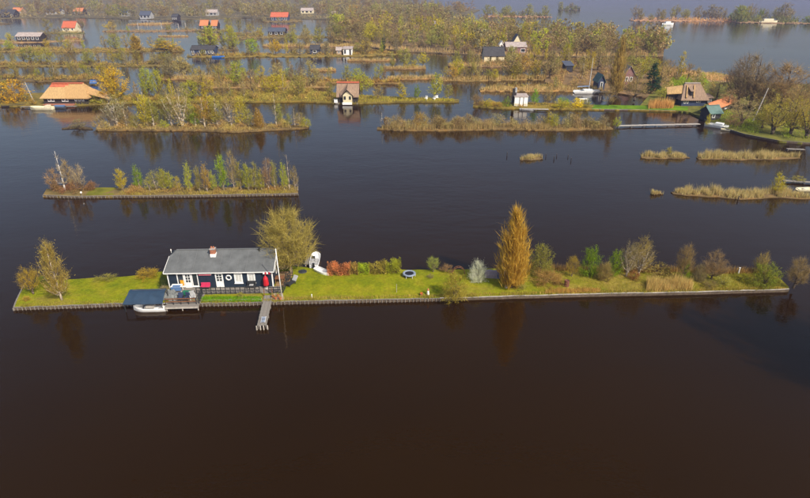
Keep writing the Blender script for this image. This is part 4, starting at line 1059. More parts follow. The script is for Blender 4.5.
# ================================================================== reed islets on the right
def reed_islet(label, pts, depth, n, hm, color=REEDC, w=.07):
    o = strip('reed_bank', 'muddy base of ' + label, pts, depth=depth, h=.12, color=(.16, .11, .05), edge=.25)
    blades('reed', label, scatter(o, n, .01, .99, .02, .98, max(6, n//90)), hm, w, color, lean=.5, hv=.5)
    return o
reed_islet('small lone clump of dry reed right of centre', [(520,159.5),(531,159.8),(543,159)], 2.2, 1100, .9)
reed_islet('short strip of dry reed left of the longer one', [(642,158),(665,158.4),(690,157.6)], 2.2, 2200, .95)
ri = reed_islet('long strip of pale dry reed off the right shore', [(698,158.5),(740,159.6),(775,159.2),(801,158)], 3.0, 4800, 1.15)
reed_islet('tiny tuft of reed at the left of the lower reed strip', [(651,194),(657,194.3),(663,194)], 1.0, 350, .6)
rj = reed_islet('lower long reed strip reaching the right picture edge', [(673,193.5),(700,196),(740,198.5),(775,197.5),(812,198.5)], 3.2, 5200, 1.05)
plant_px('birch_tree', 'birch', 776, 194, 171.5, 14, 'golden', 'small yellowish willow in the lower long reed strip', 'tree', 'mid', z=.15)
plant_px('birch_tree', 'birch', 668.5, 155.5, 146.5, 8, 'olive', 'tiny olive sapling on the short reed strip', 'tree', 'mid', z=.15)
for i, (x, y) in enumerate(((507, 156), (546, 157), (554, 159.5), (556.5, 156.5), (568, 157.5), (571, 161), (641, 156), (738, 200))):
    t = thing('mooring_post', f'dark mooring post in open water, {ordinal(i, 8, "post")} near the reed clumps', 'post', P(x, y, 0), group='posts in open water')
    hp = random.uniform(.5, .9); MB().tube((0, 0, -1), (random.uniform(-.05, .05), 0, hp), .09, .07, n=7).build('pile', 'dark_wall', t); MB().tube((0, 0, hp), (0, 0, hp+.04), .06, .02, n=7).build('tip', 'grey_wood', t)
boardwalk('dark low jetty at the right picture edge above the reed strip', 784, 181, 815, 183, .9, .35, 'grey_wood', 'jetty')
plant_px('shrub', 'shrub', 798, 180.5, 176, 16, 'olive', 'low weeds growing on the jetty at the right picture edge', 'shrub', 'mid', z=.2)
yb_ = boat('rowing_boat', 'pale yellow small boat at the right edge of the lower reed strip', P(806, 190.5, 0), .05, 3.2, 1.1, .4, 'boat_cream', 1)
boardwalk('small landing stage below the right headland', 788, 149.2, 806, 149.8, .9, .35, 'grey_wood', 'jetty')

# ================================================================== far strips and houses
def cottage(name, label, xl, xr, yb, depth, wall_h, roof_h, roof='gable', roof_mat='red_tile', wall_mat='dark_wall', z=.4, wins=(), doors=(), ov=.35, yb2=None, hip=None, win_mat='white_paint', chim=None, roof_parts=()):
    a, b = P(xl, yb, z), P(xr, yb if yb2 is None else yb2, z); d = b-a; W = d.length
    t = thing(name, label, 'house', a, math.atan2(d.y, d.x))
    e = wall_h; D = depth
    m = MB(); V = [(0,0,-.3),(W,0,-.3),(W,D,-.3),(0,D,-.3),(0,0,e),(W,0,e),(W,D,e),(0,D,e)]
    if roof == 'gable': m.add(V+[(0,D/2,e+roof_h-.06),(W,D/2,e+roof_h-.06)], [(0,1,5,4),(2,3,7,6),(1,2,6,9,5),(3,0,4,8,7)])
    elif roof == 'front': m.add(V+[(W/2,0,e+roof_h-.06),(W/2,D,e+roof_h-.06)], [(0,1,5,8,4),(2,3,7,9,6),(1,2,6,5),(3,0,4,7)])
    else: m.add(V, [(0,1,5,4),(2,3,7,6),(1,2,6,5),(3,0,4,7),(4,5,6,7)])
    m.build('wall', wall_mat, t)
    s = ov*roof_h/(D/2 if roof != 'front' else W/2); th = .16
    zr = e+roof_h+.05
    if roof == 'gable': up = [(-ov,-ov,e-s),(W+ov,-ov,e-s),(W+ov,D/2,zr),(-ov,D/2,zr),(-ov,D+ov,e-s),(W+ov,D+ov,e-s)]; fs = [(0,1,2,3),(3,2,5,4)]; ring = [0,1,2,5,4,3]
    elif roof == 'front': up = [(-ov,-ov,e-s),(W/2,-ov,zr),(W+ov,-ov,e-s),(-ov,D+ov,e-s),(W/2,D+ov,zr),(W+ov,D+ov,e-s)]; fs = [(0,1,4,3),(1,2,5,4)]; ring = [0,1,2,5,4,3]
    elif roof == 'hip':
        hx = hip if hip else min(W*.3, D*.5)
        up = [(-ov,-ov,e-s),(W+ov,-ov,e-s),(W+ov,D+ov,e-s),(-ov,D+ov,e-s),(hx,D/2,zr),(W-hx,D/2,zr)]; fs = [(0,1,5,4),(1,2,5),(2,3,4,5),(3,0,4)]; ring = [0,1,2,3]
    else: up = [(-ov,-ov,e+.02),(W+ov,-ov,e+.02),(W+ov,D+ov,e+roof_h),(-ov,D+ov,e+roof_h)]; fs = [(0,1,2,3)]; ring = [0,1,2,3]
    m = MB(); n = len(up); m.add(up, fs); m.add([(x, y, q-th) for x, y, q in up], [tuple(reversed(f)) for f in fs])
    for i, j in zip(ring, ring[1:]+ring[:1]): m.f.append((i, j, j+n, i+n))
    r = m.build('roof', roof_mat, t)
    if roof == 'gable': MB().bar((-ov,D/2,zr+.04), (W+ov,D/2,zr+.04), .3, .12).build('ridge', roof_mat, r)
    for (u0, u1, z0, z1) in wins:
        f = frame(MB(), u0*W, u1*W, z0*e, z1*e, min(.16, (u1-u0)*W*.2), -.07, -.004).build('window', win_mat, t)
        MB().box(u0*W+.05, u1*W-.05, -.03, -.006, z0*e+.05, z1*e-.05).build('pane', 'window_glass', f)
    for (u0, u1, z1) in doors:
        dd = MB().box(u0*W, u1*W, -.06, -.004, 0, z1*e).build('door', win_mat, t); MB().box(u1*W-.2, u1*W-.1, -.11, -.062, .95, 1.05).build('handle', 'metal_pole', dd)
    if chim: c = MB().box(chim*W-.35, chim*W+.35, D/2-.35, D/2+.35, e+roof_h*.5, zr+.8).build('chimney', 'brick', r)
    t['_w'] = W; del t['_w']
    return t, W, r
WIN3 = [(.08,.22,.35,.85),(.40,.55,.35,.85),(.72,.88,.35,.85)]
WIN5 = [(.06,.17,.35,.85),(.25,.36,.35,.85),(.44,.55,.35,.85),(.63,.74,.35,.85),(.82,.93,.35,.85)]

# --- S1: strip with the big thatched house and the thatched boathouse
S1 = strip('island', 'long strip of land with the thatched houses behind the birch island', [(-30,107),(0,105.5),(60,105.3),(100,103.5),(160,101.5),(210,101),(250,101.5),(300,101),(350,103),(400,101.5),(459,101.2)], [(-30,94),(0,94),(60,92),(100,96),(160,97.5),(210,96),(250,90),(300,89),(350,94),(400,97),(459,99)], h=.35, color=(.17, .13, .03), edge=.25, ncol=140, nrow=6)
scrub('undergrowth', 'olive and tan undergrowth on the thatched-house strip', S1, 14000, 1.6, .32, (.24, .175, .05), .22, .76, .05, .95, 80)
blades('grass', 'yellow-green rough grass on the thatched-house strip', scatter(S1, 7000, .2, .99, 0, .9), .6, .12, (.24, .20, .03))
# thatched house
t, W, r = cottage('thatched_house', 'large low thatched house with red ridge tiles on the left shore', 44.5, 88, 103.8, 6.5, 2.2, 2.9, 'hip', 'thatch_tan', 'dark_wall', wins=[(.10,.17,.3,.8),(.18,.25,.3,.8),(.42,.49,.3,.8),(.50,.57,.3,.8),(.72,.77,.35,.9),(.80,.85,.35,.9),(.88,.93,.35,.9)], ov=.6, hip=1.7)
W_ = W
# newer orange thatch: right part set proud over the old, with lean-to wing
D_ = 6.5; zr_ = 2.2+2.95; ux = W*.56; sv = .6*2.9/3.25; ez = 2.2-sv
MB().add([(ux-.3,-.63,ez+.09),(W+.63,-.63,ez+.09),(W-1.7,D_/2-.05,zr_+.06),(ux-1.5,D_/2-.05,zr_+.06),(W+.63,D_+.6,ez+.09),
          (ux-.3,-.63,ez-.2),(W+.63,-.63,ez-.2),(W+.63,D_+.6,ez-.2)], [(0,1,2,3),(1,4,2),(0,5,6,1),(1,6,7,4)]).build('new_thatch', 'thatch_orange', r)
MB().bar((1.8, D_/2, zr_+.06), (W-1.8, D_/2, zr_+.06), .9, .22).build('ridge_tiles', 'red_tile', r)
MB().add([(1.2,D_/2-1.0,zr_-.82),(W*.56,D_/2-1.0,zr_-.82),(W*.5,D_/2,zr_+.16),(1.9,D_/2,zr_+.16),(1.2,D_/2-1.0,zr_-.95),(W*.56,D_/2-1.0,zr_-.95)], [(0,1,2,3),(0,4,5,1)]).build('tile_course', 'red_tile', r)
MB().add([(W-.4,1.0,2.9),(W+5.4,1.2,1.3),(W+5.6,4.2,1.3),(W-1.6,4.2,4.3),(W-.4,1.0,2.6),(W+5.4,1.2,1.05),(W+5.6,4.2,1.05),(W-1.6,4.2,4.0)], [(0,1,2,3),(7,6,5,4),(0,4,5,1),(1,5,6,2),(2,6,7,3)]).build('lean_to_roof', 'thatch_orange', r)
for x in (W+.8, W+2.8, W+5): MB().bar((x, 1.7, -.2), (x, 1.7, 2.2-(x-W)*.25), .18, .18).build('post', 'dark_wall', t)
MB().box(.5, W*.72, -1.8, -.05, -.2, .12).build('patio', 'brick', t)
bt1 = boat('motorboat', 'cream open motorboat moored in front of the thatched house', P(42, 109.4, 0), 3.14, 6.2, 2.0, .75, 'boat_cream', 1)
MB().box(-2.3, -1.4, -.7, .7, .6, 1.2).build('cabin', 'boat_cream', bt1)
bt2 = boat('motorboat', 'dark blue covered boat moored right of the cream boat', P(59, 108, 0), 3.14, 3.6, 1.5, .5, 'slate_blue', 1); MB().box(-1.5, 1.0, -.6, .6, .4, .75).build('cover', 'blue_cloth', bt2)
bt3 = boat('punt', 'long dark flat punt at the left shore', P(14, 106.3, 0), .3, 6.0, 1.2, .4, 'dark_wall', 1, 'grey_wood')
dk = boardwalk('low landing stage in front of the thatched house', 20, 106.9, 76, 106.3, 1.0, .4, 'grey_wood', 'jetty')
mp_ = thing('mast', 'pale leaning mast standing at the left end of the thatched house', 'mast', P(34, 102, .4)); MB().tube((0, 0, 0), (-1.0, 0, 5.6), .13, .08, n=8).build('spar', 'pale_wood', mp_); MB().box(-.2, .2, -.2, .2, 0, .5).build('foot', 'grey_wood', mp_)
bc = thing('blue_boat_cover', 'bright blue tarpaulin over a boat behind the thatched house', 'tarpaulin', P(93.5, 83, .5)); MB().add([(-1.1,-.7,0),(1.1,-.7,0),(1.1,.7,0),(-1.1,.7,0),(-.9,0,1.1),(.9,0,1.1)], [(0,1,5,4),(1,2,5),(2,3,4,5),(3,0,4)]).build('sheet', 'tarp_blue', bc); MB().box(-1.15, 1.15, -.75, .75, -.3, -.01).build('hull', 'slate_blue', bc)
# thatched boathouse
t, W, r = cottage('thatched_boathouse', 'thatched boathouse with red ridge and cream gable standing in the water', 338.5, 357.5, 102.6, 5.0, 2.3, 2.9, 'gable', 'thatch_brown', 'dark_wall', z=.3, ov=.5)
MB().bar((-.5, 2.5, 5.3), (W+.5, 2.5, 5.3), .8, .36).build('ridge_tiles', 'red_tile', r)
MB().add([(W*.16,-1.4,2.0),(W*.5,-1.8,3.9),(W*.84,-1.4,2.0),(W*.5,2.3,5.1),(W*.06,.4,2.7),(W*.94,.4,2.7)], [(0,1,3,4),(1,2,5,3)]).build('front_thatch', 'thatch_brown', r)
MB().add([(W*.27,-1.2,-.2),(W*.73,-1.2,-.2),(W*.73,-1.2,2.3),(W*.5,-1.2,3.5),(W*.27,-1.2,2.3),(W*.27,0.1,-.2),(W*.73,0.1,-.2),(W*.73,0.1,2.3),(W*.5,.1,3.5),(W*.27,.1,2.3)], [(0,1,2,3,4),(0,5,6,1),(1,6,7,2),(0,4,9,5)]).build('gable_wall', 'cream_paint', t)
for u0, u1, z0, z1 in ((.31,.42,1.1,2.0),(.58,.69,1.1,2.0)):
    w_ = MB().box(W*u0, W*u1, -1.27, -1.204, z0, z1).build('window', 'dark_wall', t); MB().box(W*u0+.1, W*u1-.1, -1.3, -1.272, z0+.1, z1-.1).build('pane', 'window_glass', w_)
MB().box(W*.25, W*.75, -2.3, -1.25, -.2, .02).build('porch', 'brown_wood', t); MB().box(W*.25, W*.75, -2.4, -2.31, -.1, .55).build('porch_rail', 'white_paint', t)
for q in (-.3, W+.3): MB().box(q-.5, q+.5, -.5, .5, -.4, .05).build('stage', 'grey_wood', t)
wbx = thing('crate', 'white crate on the water edge left of the boathouse', 'crate', P(336, 102.5, .3)); MB().box(-.5, .5, -.4, .4, 0, .9).build('body', 'white_paint', wbx, bevel=.04); MB().box(-.55, .55, -.45, .45, .9, 1.0).build('lid', 'boat_grey', wbx)
for i, (x, y) in enumerate(((426, 99.6), (434, 99.8), (437, 99))):
    t = thing('garden_chair', f'white garden seat on the grass strip right of the boathouse, {ordinal(i, 3, "one")}', 'chair', P(x, y, .4), random.uniform(-1, 1), 'white seats on the far grass strip')
    MB().box(-.35, .35, -.35, .35, .35, .5).build('seat', 'white_paint', t); MB().box(-.35, .35, .28, .36, .5, 1.1).build('backrest', 'white_paint', t)
    for q in (-.3, .3): MB().box(q-.04, q+.04, -.3, .3, 0, .35).build('leg', 'white_paint', t)
def FT(kind, xb, yb, yt, w, color, label, name=None, lod='far', **kw): return plant_px(name or KNAME[kind], kind, xb, yb, yt, w, color, label, 'tree', lod, **kw)
FT('leafy', 116, 101, 66, 32, (.36, .24, .012), 'rounded golden-yellow willow right of the thatched house', lod='mid')
FT('leafy', 150, 99, 65, 15, 'yellow-green', 'bright yellow-green willow, left of a pair behind the birch island', lod='mid')
FT('leafy', 160, 99, 68, 18, (.24, .24, .02), 'bright yellow-green willow, right of a pair behind the birch island', lod='mid')
FT('shrub', 15, 102, 78, 34, (.33, .20, .012), 'golden bush at the left picture edge by the shore', lod='mid')
FT('bare', 4, 100, 75, 20, 'olive', 'olive bare tree at the very left edge by the shore')
FT('shrub', 33, 104.5, 96, 9, 'orange-tinged', 'small orange bush below the leaning mast')
FT('brush', 98, 102.5, 93, 20, 'yellow-green', 'yellow-green bush under the lean-to of the thatched house')
FT('bare', 204, 98, 66, 26, 'tan', 'pale tall bare tree behind the right half of birch island')
FT('bare', 252, 92, 68, 24, 'reddish-brown', 'reddish round bare tree in the middle of the thatched-house strip')
FT('leafy', 362, 95, 72, 22, (.21, .20, .025), 'yellow-green round tree just right of the boathouse')
FT('birch', 402, 99, 82, 12, 'golden', 'golden sapling on the grass strip right of the boathouse')
FT('birch', 417, 99.5, 84, 9, 'fresh green', 'fresh green sapling on the grass strip right of the boathouse')
FT('birch', 436, 98.5, 72, 16, 'yellow-green', 'tall yellow-green tree at the end of the grass strip')
FT('birch', 448, 99, 84, 10, 'olive', 'small olive tree at the tip of the grass strip')
FT('bare', 378, 99, 84, 14, 'tan', 'tan bare tree on the grass strip next to the boathouse')
FT('bare', 330, 97, 80, 14, 'olive', 'olive bare tree just left of the boathouse')
grove(S1, 'behind birch island', 17, ['bare','birch','leafy','birch'], ['olive','yellow-green','tan','golden','brown'], (4.5, 7.5), t0=.27, t1=.68)

def far_strip(label, front, depth, color, trees=0, where='', kinds=('bare','birch','bare','leafy'), colors=('olive','brown','yellow-green','golden','tan','grey-brown'), hm=(5, 9), brush=0, bh=1.4, bcol=(.22,.155,.055), reed=0, rh=1.6, name='island', bs=.5, z=.3, taper=True):
    o = strip(name, label, front, depth=depth, h=z, color=color, edge=min(1.5, depth*.08), nrow=4, taper=taper)
    if brush: scrub('undergrowth', f'low brush on {label}', o, brush, bh, bs, bcol, 0, 1, .03, .97, max(12, brush//150))
    if reed: blades('reed', f'dry reed on {label}', scatter(o, reed, .01, .99, .0, .6), rh, .16, (.31, .225, .12))
    if trees: grove(o, where, trees, kinds, colors, hm)
    return o
# strips from near to far on the left
far_strip('the reed strip behind the middle of the thatched-house strip', [(203,87),(260,87),(330,86.5)], 4, (.30,.20,.09), 5, 'on the reed strip left of the boathouse', reed=2200, brush=1500)
far_strip('the orange-brown strip left of the small round bush', [(192,81.5),(240,81.5),(300,82),(345,82.5),(400,83)], 7, (.24,.155,.055), 14, 'on the orange-brown strip', hm=(4, 7), brush=4200, bcol=(.26,.17,.05), colors=('olive','reddish-brown','yellow-green','tan','golden'))
FT('shrub', 287, 78, 68, 20, 'pale green', 'round pale green bush on the bank near the far water')
far_strip('the bare strip behind the thatched house', [(-25,80),(40,81),(88,80),(112,80.5)], 9, SOIL, 15, 'behind the thatched house', kinds=('bare','birch','bare'), hm=(4, 7), brush=5000, bcol=(.21,.145,.05))
far_strip('the strip between golden willow and water', [(-25,65.5),(60,66),(120,66),(188,66)], 10, (.17,.13,.04), 20, 'on strip above the golden willow', hm=(4.5, 8), brush=5500, colors=('olive','brown','yellow-green','golden','tan','olive'))
far_strip('the short strip with orange reed left of the navy chalet', [(158,78.5),(200,79),(232,78)], 5, TAN, 7, 'on the short strip above the willow pair', hm=(5, 9), reed=900, brush=900)
far_strip('the small reed spit in the open water', [(310,70),(322,70.3),(336,69.8)], 2.5, TAN, 0, reed=500, rh=1.0)
far_strip('the upper thin reed spit near the white cabin', [(347,60.2),(370,60.5),(396,60)], 3, TAN, 0, reed=800, rh=1.1)
far_strip('the middle tan reed spit', [(383,68.2),(400,68.6),(426,68)], 3.5, TAN, 3, 'on the middle tan reed spit', kinds=('shrub','birch'), colors=('olive','golden'), hm=(4, 9), reed=900, rh=1.3)
far_strip('the lower tan reed spit', [(387,78.3),(410,78.8),(436,78.2)], 3.5, TAN, 0, reed=1000, rh=1.3)
FT('leafy', 404, 66, 48, 16, 'olive', 'olive round tree on the tan reed spits')
FT('leafy', 423, 66, 52, 13, 'golden', 'orange-yellow tree on the tan reed spits')
far_strip('the cabin strip', [(186,56.5),(225,57),(250,56),(300,56.5),(345,56),(402,54)], 12, (.20,.15,.04), 14, 'on strip with the small cabins', hm=(4.5, 8), brush=3500, bcol=(.25,.17,.05))
far_strip('the brown reed strip behind the cabins', [(262,46),(320,46.5),(392,46)], 9, (.28,.18,.09), 11, 'on the brown reed strip behind cabins', reed=2500, hm=(6, 10), brush=1200)
far_strip('the strip with the dark far cottage', [(222,38.5),(262,38),(338,37)], 9, (.18,.14,.06), 11, 'beside the dark far cottage', hm=(5, 9), brush=1800)
far_strip('the left bank in front of the white-windowed long house', [(-25,51),(60,51.5),(120,51),(182,50.5)], 14, (.19,.14,.045), 18, 'in front of the long white-windowed house', hm=(4.5, 8), brush=5500, colors=('olive','brown','yellow-green','golden','tan'))
far_strip('the bank under the long white-windowed house', [(-25,42.5),(20,42.5),(60,41),(83,40.3)], 9, (.30,.20,.10), 5, 'around the long white-windowed house', hm=(5, 8), brush=900)
far_strip('the islet under the red-roofed house', [(36,32.8),(60,33.2),(84,32.8)], 8, (.17,.16,.06), 4, 'around the red-roofed house', kinds=('bare','shrub'), colors=('olive','grey-brown'), hm=(6, 10), brush=500)
far_strip('the thin tan sandbar in the left lake', [(158,36),(172,36.2),(188,36)], 3, TAN, 0, reed=300, rh=1.0)
far_strip('the brown post-lined strip in the far lake', [(102,31),(140,31.5),(196,30.5)], 10, (.24,.16,.08), 4, 'on the post-lined far strip', kinds=('shrub','bare'), hm=(5, 9), brush=900)
far_strip('the islet of the two orange-roofed houses', [(194,30.8),(210,31),(230,30.5)], 9, (.16,.13,.05), 0, brush=300)
far_strip('the islet right of the two orange roofs', [(226,34),(245,34.5),(262,33.5)], 10, (.18,.15,.05), 4, 'right of the two orange roofs', kinds=('shrub','bare'), colors=('olive','golden'), hm=(7, 11), brush=900)
far_strip('the tree strip in front of the navy chalet roof', [(190,49.5),(215,50),(238,49.5)], 6, SOIL, 5, 'behind the navy chalet', kinds=('leafy','birch'), colors=('yellow-green','olive'), hm=(8, 12), brush=900)
far_strip('the left far bank', [(-60,24),(-20,24.3),(8,23.8)], 12, SOIL, 2, 'on the far left bank', kinds=('bare',), hm=(6, 9), brush=600)
for i, x in enumerate((112, 138.5, 162, 179, 186)):
    yy = 29.5; t = thing('mooring_post', f'tall pale post in the far left lake, {ordinal(i, 5, "post")}', 'post', P(x, yy, 0), group='tall posts in the far lake')
    MB().tube((0, 0, -1), (0, 0, random.uniform(3, 5)), .28, .22, n=6).build('pile', 'pale_wood', t)
FT('shrub', 110, 29, 21, 13, (.33, .26, .015), 'golden-yellow bush on the post-lined far strip')
FT('leafy', 252, 55, 38, 15, (.20, .24, .02), 'bright green round tree on the strip with cabins')
FT('leafy', 276, 54.5, 39, 14, (.31, .22, .012), 'golden tree left of the dark blue shed')
FT('leafy', 366, 52, 39, 12, (.36, .28, .015), 'golden-yellow tree right of the white cabin')
FT('conifer', 383, 50, 38, 6, 'dark green', 'dark narrow evergreen right of the white cabin')
FT('leafy', 166, 49.8, 40, 30, (.36, .25, .012), 'wide golden willow at the edge of the left lake')
FT('poplar', 137, 50, 33, 12, (.26, .20, .03), 'narrow yellow-green poplar left of the wide golden willow')
# houses far left
cottage('lake_house', 'house with bright red-orange roof and pale side on the left lake', 63, 75.5, 32, 8, 3.0, 3.6, 'gable', 'red_tile', 'cream_paint', wins=WIN3)
cottage('long_house', 'long low house with a row of white windows on the left bank', 17, 41, 41.5, 7, 3.0, 1.6, 'gable', 'pale_roof', 'dark_wall', wins=WIN5)
cottage('lake_house', 'left one of the two orange-roofed houses in the far lake', 200.3, 208, 29.3, 7, 2.8, 3.2, 'gable', 'orange_tile', 'dark_wall', wins=[(.2,.4,.3,.8),(.6,.8,.3,.8)])
cottage('lake_house', 'right one of the two orange-roofed houses in the far lake', 211.5, 217.3, 29.5, 7, 2.8, 3.2, 'gable', 'orange_tile', 'dark_wall', wins=[(.2,.4,.3,.8),(.6,.85,.3,.8)])
cottage('chalet', 'long navy chalet with white windows beside a blue boat', 191.5, 214.5, 55, 6.5, 2.6, 1.3, 'gable', 'slate_dark', 'blue_wall', wins=[(.04,.13,.1,.9),(.36,.46,.3,.85),(.55,.65,.3,.85),(.74,.84,.3,.85),(.88,.96,.3,.85)])
boat('rowing_boat', 'bright blue boat moored at the navy chalet', P(218.5, 57.6, 0), .1, 5.5, 1.8, .7, 'blue_plastic', 1)
cottage('red_roof_house', 'long house with red roof and dark blue walls in the far lake', 271, 288, 20.8, 9, 3.4, 3.2, 'gable', 'red_tile', 'blue_wall', wins=[(.06,.16,.2,.85),(.3,.42,.2,.85),(.5,.6,.2,.85),(.7,.8,.2,.85),(.86,.95,.2,.85)])
far_strip('the bank of the long red-roofed house', [(262,21.5),(280,21.8),(302,21.3)], 20, (.19,.14,.06), 3, 'beside the long red-roofed house', kinds=('bare','shrub'), hm=(7, 10), brush=500)
cottage('lake_house', 'dark cottage with bluish roof in front of the far lake', 268.5, 285, 36.2, 7, 3.0, 1.8, 'gable', 'slate_blue', 'dark_wall', wins=WIN3)
cottage('shed', 'dark blue shed left of the white cabin', 310.5, 319.3, 54.2, 5, 2.4, 1.5, 'gable', 'slate_dark', 'blue_wall', wins=[(.3,.7,.3,.8)])
cottage('cabin', 'small white cabin with dark doorway on the cabin strip', 343.5, 352, 54.8, 5, 2.8, .5, 'flat', 'pale_roof', 'white_paint', wins=[(.1,.3,.2,.8)], doors=[(.7,.9,.85)], win_mat='dark_wall')
cottage('hut', 'little tan hut left of the white cabin', 336.5, 341.5, 54.6, 4, 2.2, 1.0, 'gable', 'pale_roof', 'tan_wall', wins=[(.3,.7,.3,.8)])

# --- far shore with houses and wood
shoreA = strip('far_shore', 'wooded far shore across the top left', [(-260,19),(0,18),(60,17),(130,18.5),(190,19),(240,17.5),(335,19),(372,21),(400,23),(440,26)], [(-260,-6),(0,-6),(60,-6),(130,-6),(190,-6),(240,-6),(335,-5),(400,2),(440,6),(480,9.5)], h=.5, color=(.13, .11, .06), edge=2.0, ncol=110, nrow=8)
shoreB = strip('wooded_peninsula', 'wooded peninsula in the centre distance', [(330,38),(372,47),(400,51),(470,54),(560,56),(620,55.5),(664,55)], [(332,26),(372,24),(400,23),(470,23.5),(560,34),(640,42),(663,48)], h=.4, color=(.16, .115, .06), edge=1.0, ncol=90, nrow=6)
FH = [('white and blue far house on the far shore', 119.5, 127.5, 16.3, 3.6, 2.8, 'slate_blue', 'white_paint'), ('grey-blue far house with white gable beside the tan strip', 140, 150.5, 18.6, 3.2, 3.0, 'slate_blue', 'white_paint'), ('dark roofed low house at the left far shore', 1, 15, 17.2, 3.2, 3.4, 'slate_dark', 'dark_wall'), ('pale low far house with dark roof, left part of the far shore', 46, 61, 14.2, 3.0, 2.2, 'slate_dark', 'white_paint'), ('far house with small red roof on the far shore', 74, 83, 14.6, 3.4, 2.8, 'orange_tile', 'dark_wall'), ('small dark far hut at the water below the wood', 172, 177.5, 20.4, 3.0, 2.0, 'slate_dark', 'dark_wall'), ('long pale white far barn on the far shore', 206, 217, 15.6, 3.0, 2.4, 'pale_roof', 'white_paint'), ('long cream far house right of the red-roofed house', 301, 313, 13.4, 3.0, 2.2, 'pale_roof', 'cream_paint'), ('dark hut in the reeds right of the far lake', 352.5, 361, 28.5, 3.0, 2.0, 'slate_blue', 'dark_wall'), ('small white far hut at the right end of far lake', 332, 336, 17.3, 3.0, 2.0, 'pale_roof', 'white_paint'), ('tan-roofed far house at left below the wood', 13, 22, 14.5, 3.4, 3.0, 'orange_tile', 'tan_wall'), ('tiny pink far hut in the centre wood', 434, 440, 28, 2.6, 2.2, 'pale_roof', 'rose_wall')]
for (lb2, x0, x1, yb, wh, rh_, rm, wm) in FH:
    cottage('far_house', lb2, x0, x1, yb, 8, wh, rh_, 'gable', rm, {'white_paint': 'boat_grey'}.get(wm, wm), z=.5, wins=[(.1,.25,.3,.8),(.4,.6,.3,.8),(.75,.9,.3,.8)], win_mat='white_paint' if wm in ('dark_wall', 'rose_wall', 'tan_wall') else 'dark_wall')
far_strip('the bank under the grey-blue far house', [(126,24.5),(150,24.8),(168,24)], 25, TAN, 0, reed=300)

def wood(name, label, poly_fn, n, hm, cols, kinds=('bare', 'birch', 'leafy', 'bare')):
    """far wood that reads as one mass: many low-detail trees in one mesh"""
    Vs = []; Fq = []; Ft = []; cq = []; ct = []; off = 0
    for _ in range(n):
        p = poly_fn(); kd = random.choice(kinds); _, _, rad, (V, Fl, Ftt, col) = tree_mesh(kd, 'wood', random.randrange(NV['wood']))
        h = random.uniform(*hm); w = h*rad*2*random.uniform(.9, 1.4)/(2*rad); a = random.uniform(0, 6.28); ca, sa = math.cos(a), math.sin(a)
        X = np.c_[(V[:, 0]*ca-V[:, 1]*sa)*w+p[0], (V[:, 0]*sa+V[:, 1]*ca)*w+p[1], V[:, 2]*h+p[2]]
        c = np.array(PAL[random.choice(cols)])*random.uniform(.8, 1.2)
        Vs.append(X); Fq.append(Fl+off); Ft.append(Ftt+off); off += len(X)
        k = len(Fl); cq.append(col[:k]*c); ct.append(col[k:]*c)
    me = mesh_np(name, np.concatenate(Vs), np.concatenate(Fq), np.concatenate(Ft), np.concatenate(cq+ct), 'foliage')
    o = link(name, me, None, (1, 1, 1)); prop(o, label, kind='stuff')
def fnA():
    while True:
        t, d = random.uniform(.0, 1), random.uniform(.02, 1)**1.6
        p = on(shoreA, t, d)
        if p.y < 1300 and not blocked(p, 1): return p
def fnB():
    while True:
        p = on(shoreB, random.uniform(0, 1), random.uniform(.03, .98))
        if not blocked(p, 1): return p
wood('far_wood', 'hazy brown spring wood along the top of the far shore', fnA, 1500, (7, 13), ['olive', 'brown', 'grey-brown', 'brown', 'reddish-brown', 'tan'])
wood('centre_wood', 'mixed brown and olive wood on the central peninsula', fnB, 560, (6.5, 12), ['olive', 'brown', 'grey-brown', 'reddish-brown', 'tan', 'golden', 'brown', 'reddish-brown', 'yellow-green'])
grove(shoreB, 'along the central wood edge', 26, ['bare', 'birch', 'leafy', 'shrub'], ['olive', 'yellow-green', 'golden', 'reddish-brown', 'brown'], (7, 11), d0=.02, d1=.12)
scrub('undergrowth', 'brown undergrowth of the central wood', shoreB, 9000, 3.0, .8, (.21, .14, .07), 0, 1, .02, .98, 120)
scrub('undergrowth', 'brown waterside brush along the far shore', shoreA, 3000, 3.5, 1.1, (.20, .15, .085), .1, 1, .002, .05, 60)
blades('reed', 'tan reed fringe at the foot of the central wood', scatter(shoreB, 2600, .02, .98, 0, .06), 1.8, .2, (.34, .23, .12))
FT('leafy', 353, 15.5, 3.5, 10, (.36, .21, .02), 'orange-golden tree standing out in the far top wood')

# --- centre: strips with white-walled house
far_strip('the strip of the long white-walled house', [(448,66),(490,66.5),(540,65.5),(575,64)], 13, (.24,.155,.08), 12, 'beside the long white-walled house', hm=(4.5, 8), brush=2500, bcol=(.27,.17,.075), reed=1500)
far_strip('the golden tree strip in the centre', [(438,80),(470,80.5),(510,79.5),(546,79)], 9, (.24,.165,.06), 15, 'on the golden tree strip in the centre', hm=(4.5, 8.5), brush=2600, reed=1600, colors=('golden','olive','yellow-green','orange-tinged','tan'))
far_strip('the tan bank facing the white cabin', [(480,90.3),(530,90.8),(570,90.4),(604,90.5)], 8, (.33,.21,.08), 4, 'on the tan bank facing the white cabin', kinds=('birch','shrub'), hm=(3, 6), reed=2800, rh=1.2, brush=1200)
cottage('long_house', 'long dark-roofed house with bright white wall in the centre', 484, 504, 61.8, 8, 2.7, 3.0, 'gable', 'slate_dark', 'cream_paint', wins=[(.28,.36,.1,.9),(.6,.7,.1,.9)], win_mat='dark_wall')
cottage('cabin', 'tiny white cabin behind the long dark-roofed house', 499.3, 503.8, 49.5, 4, 2.6, 1.6, 'front', 'white_paint', 'white_paint', wins=[(.3,.7,.3,.8)], win_mat='slate_blue')
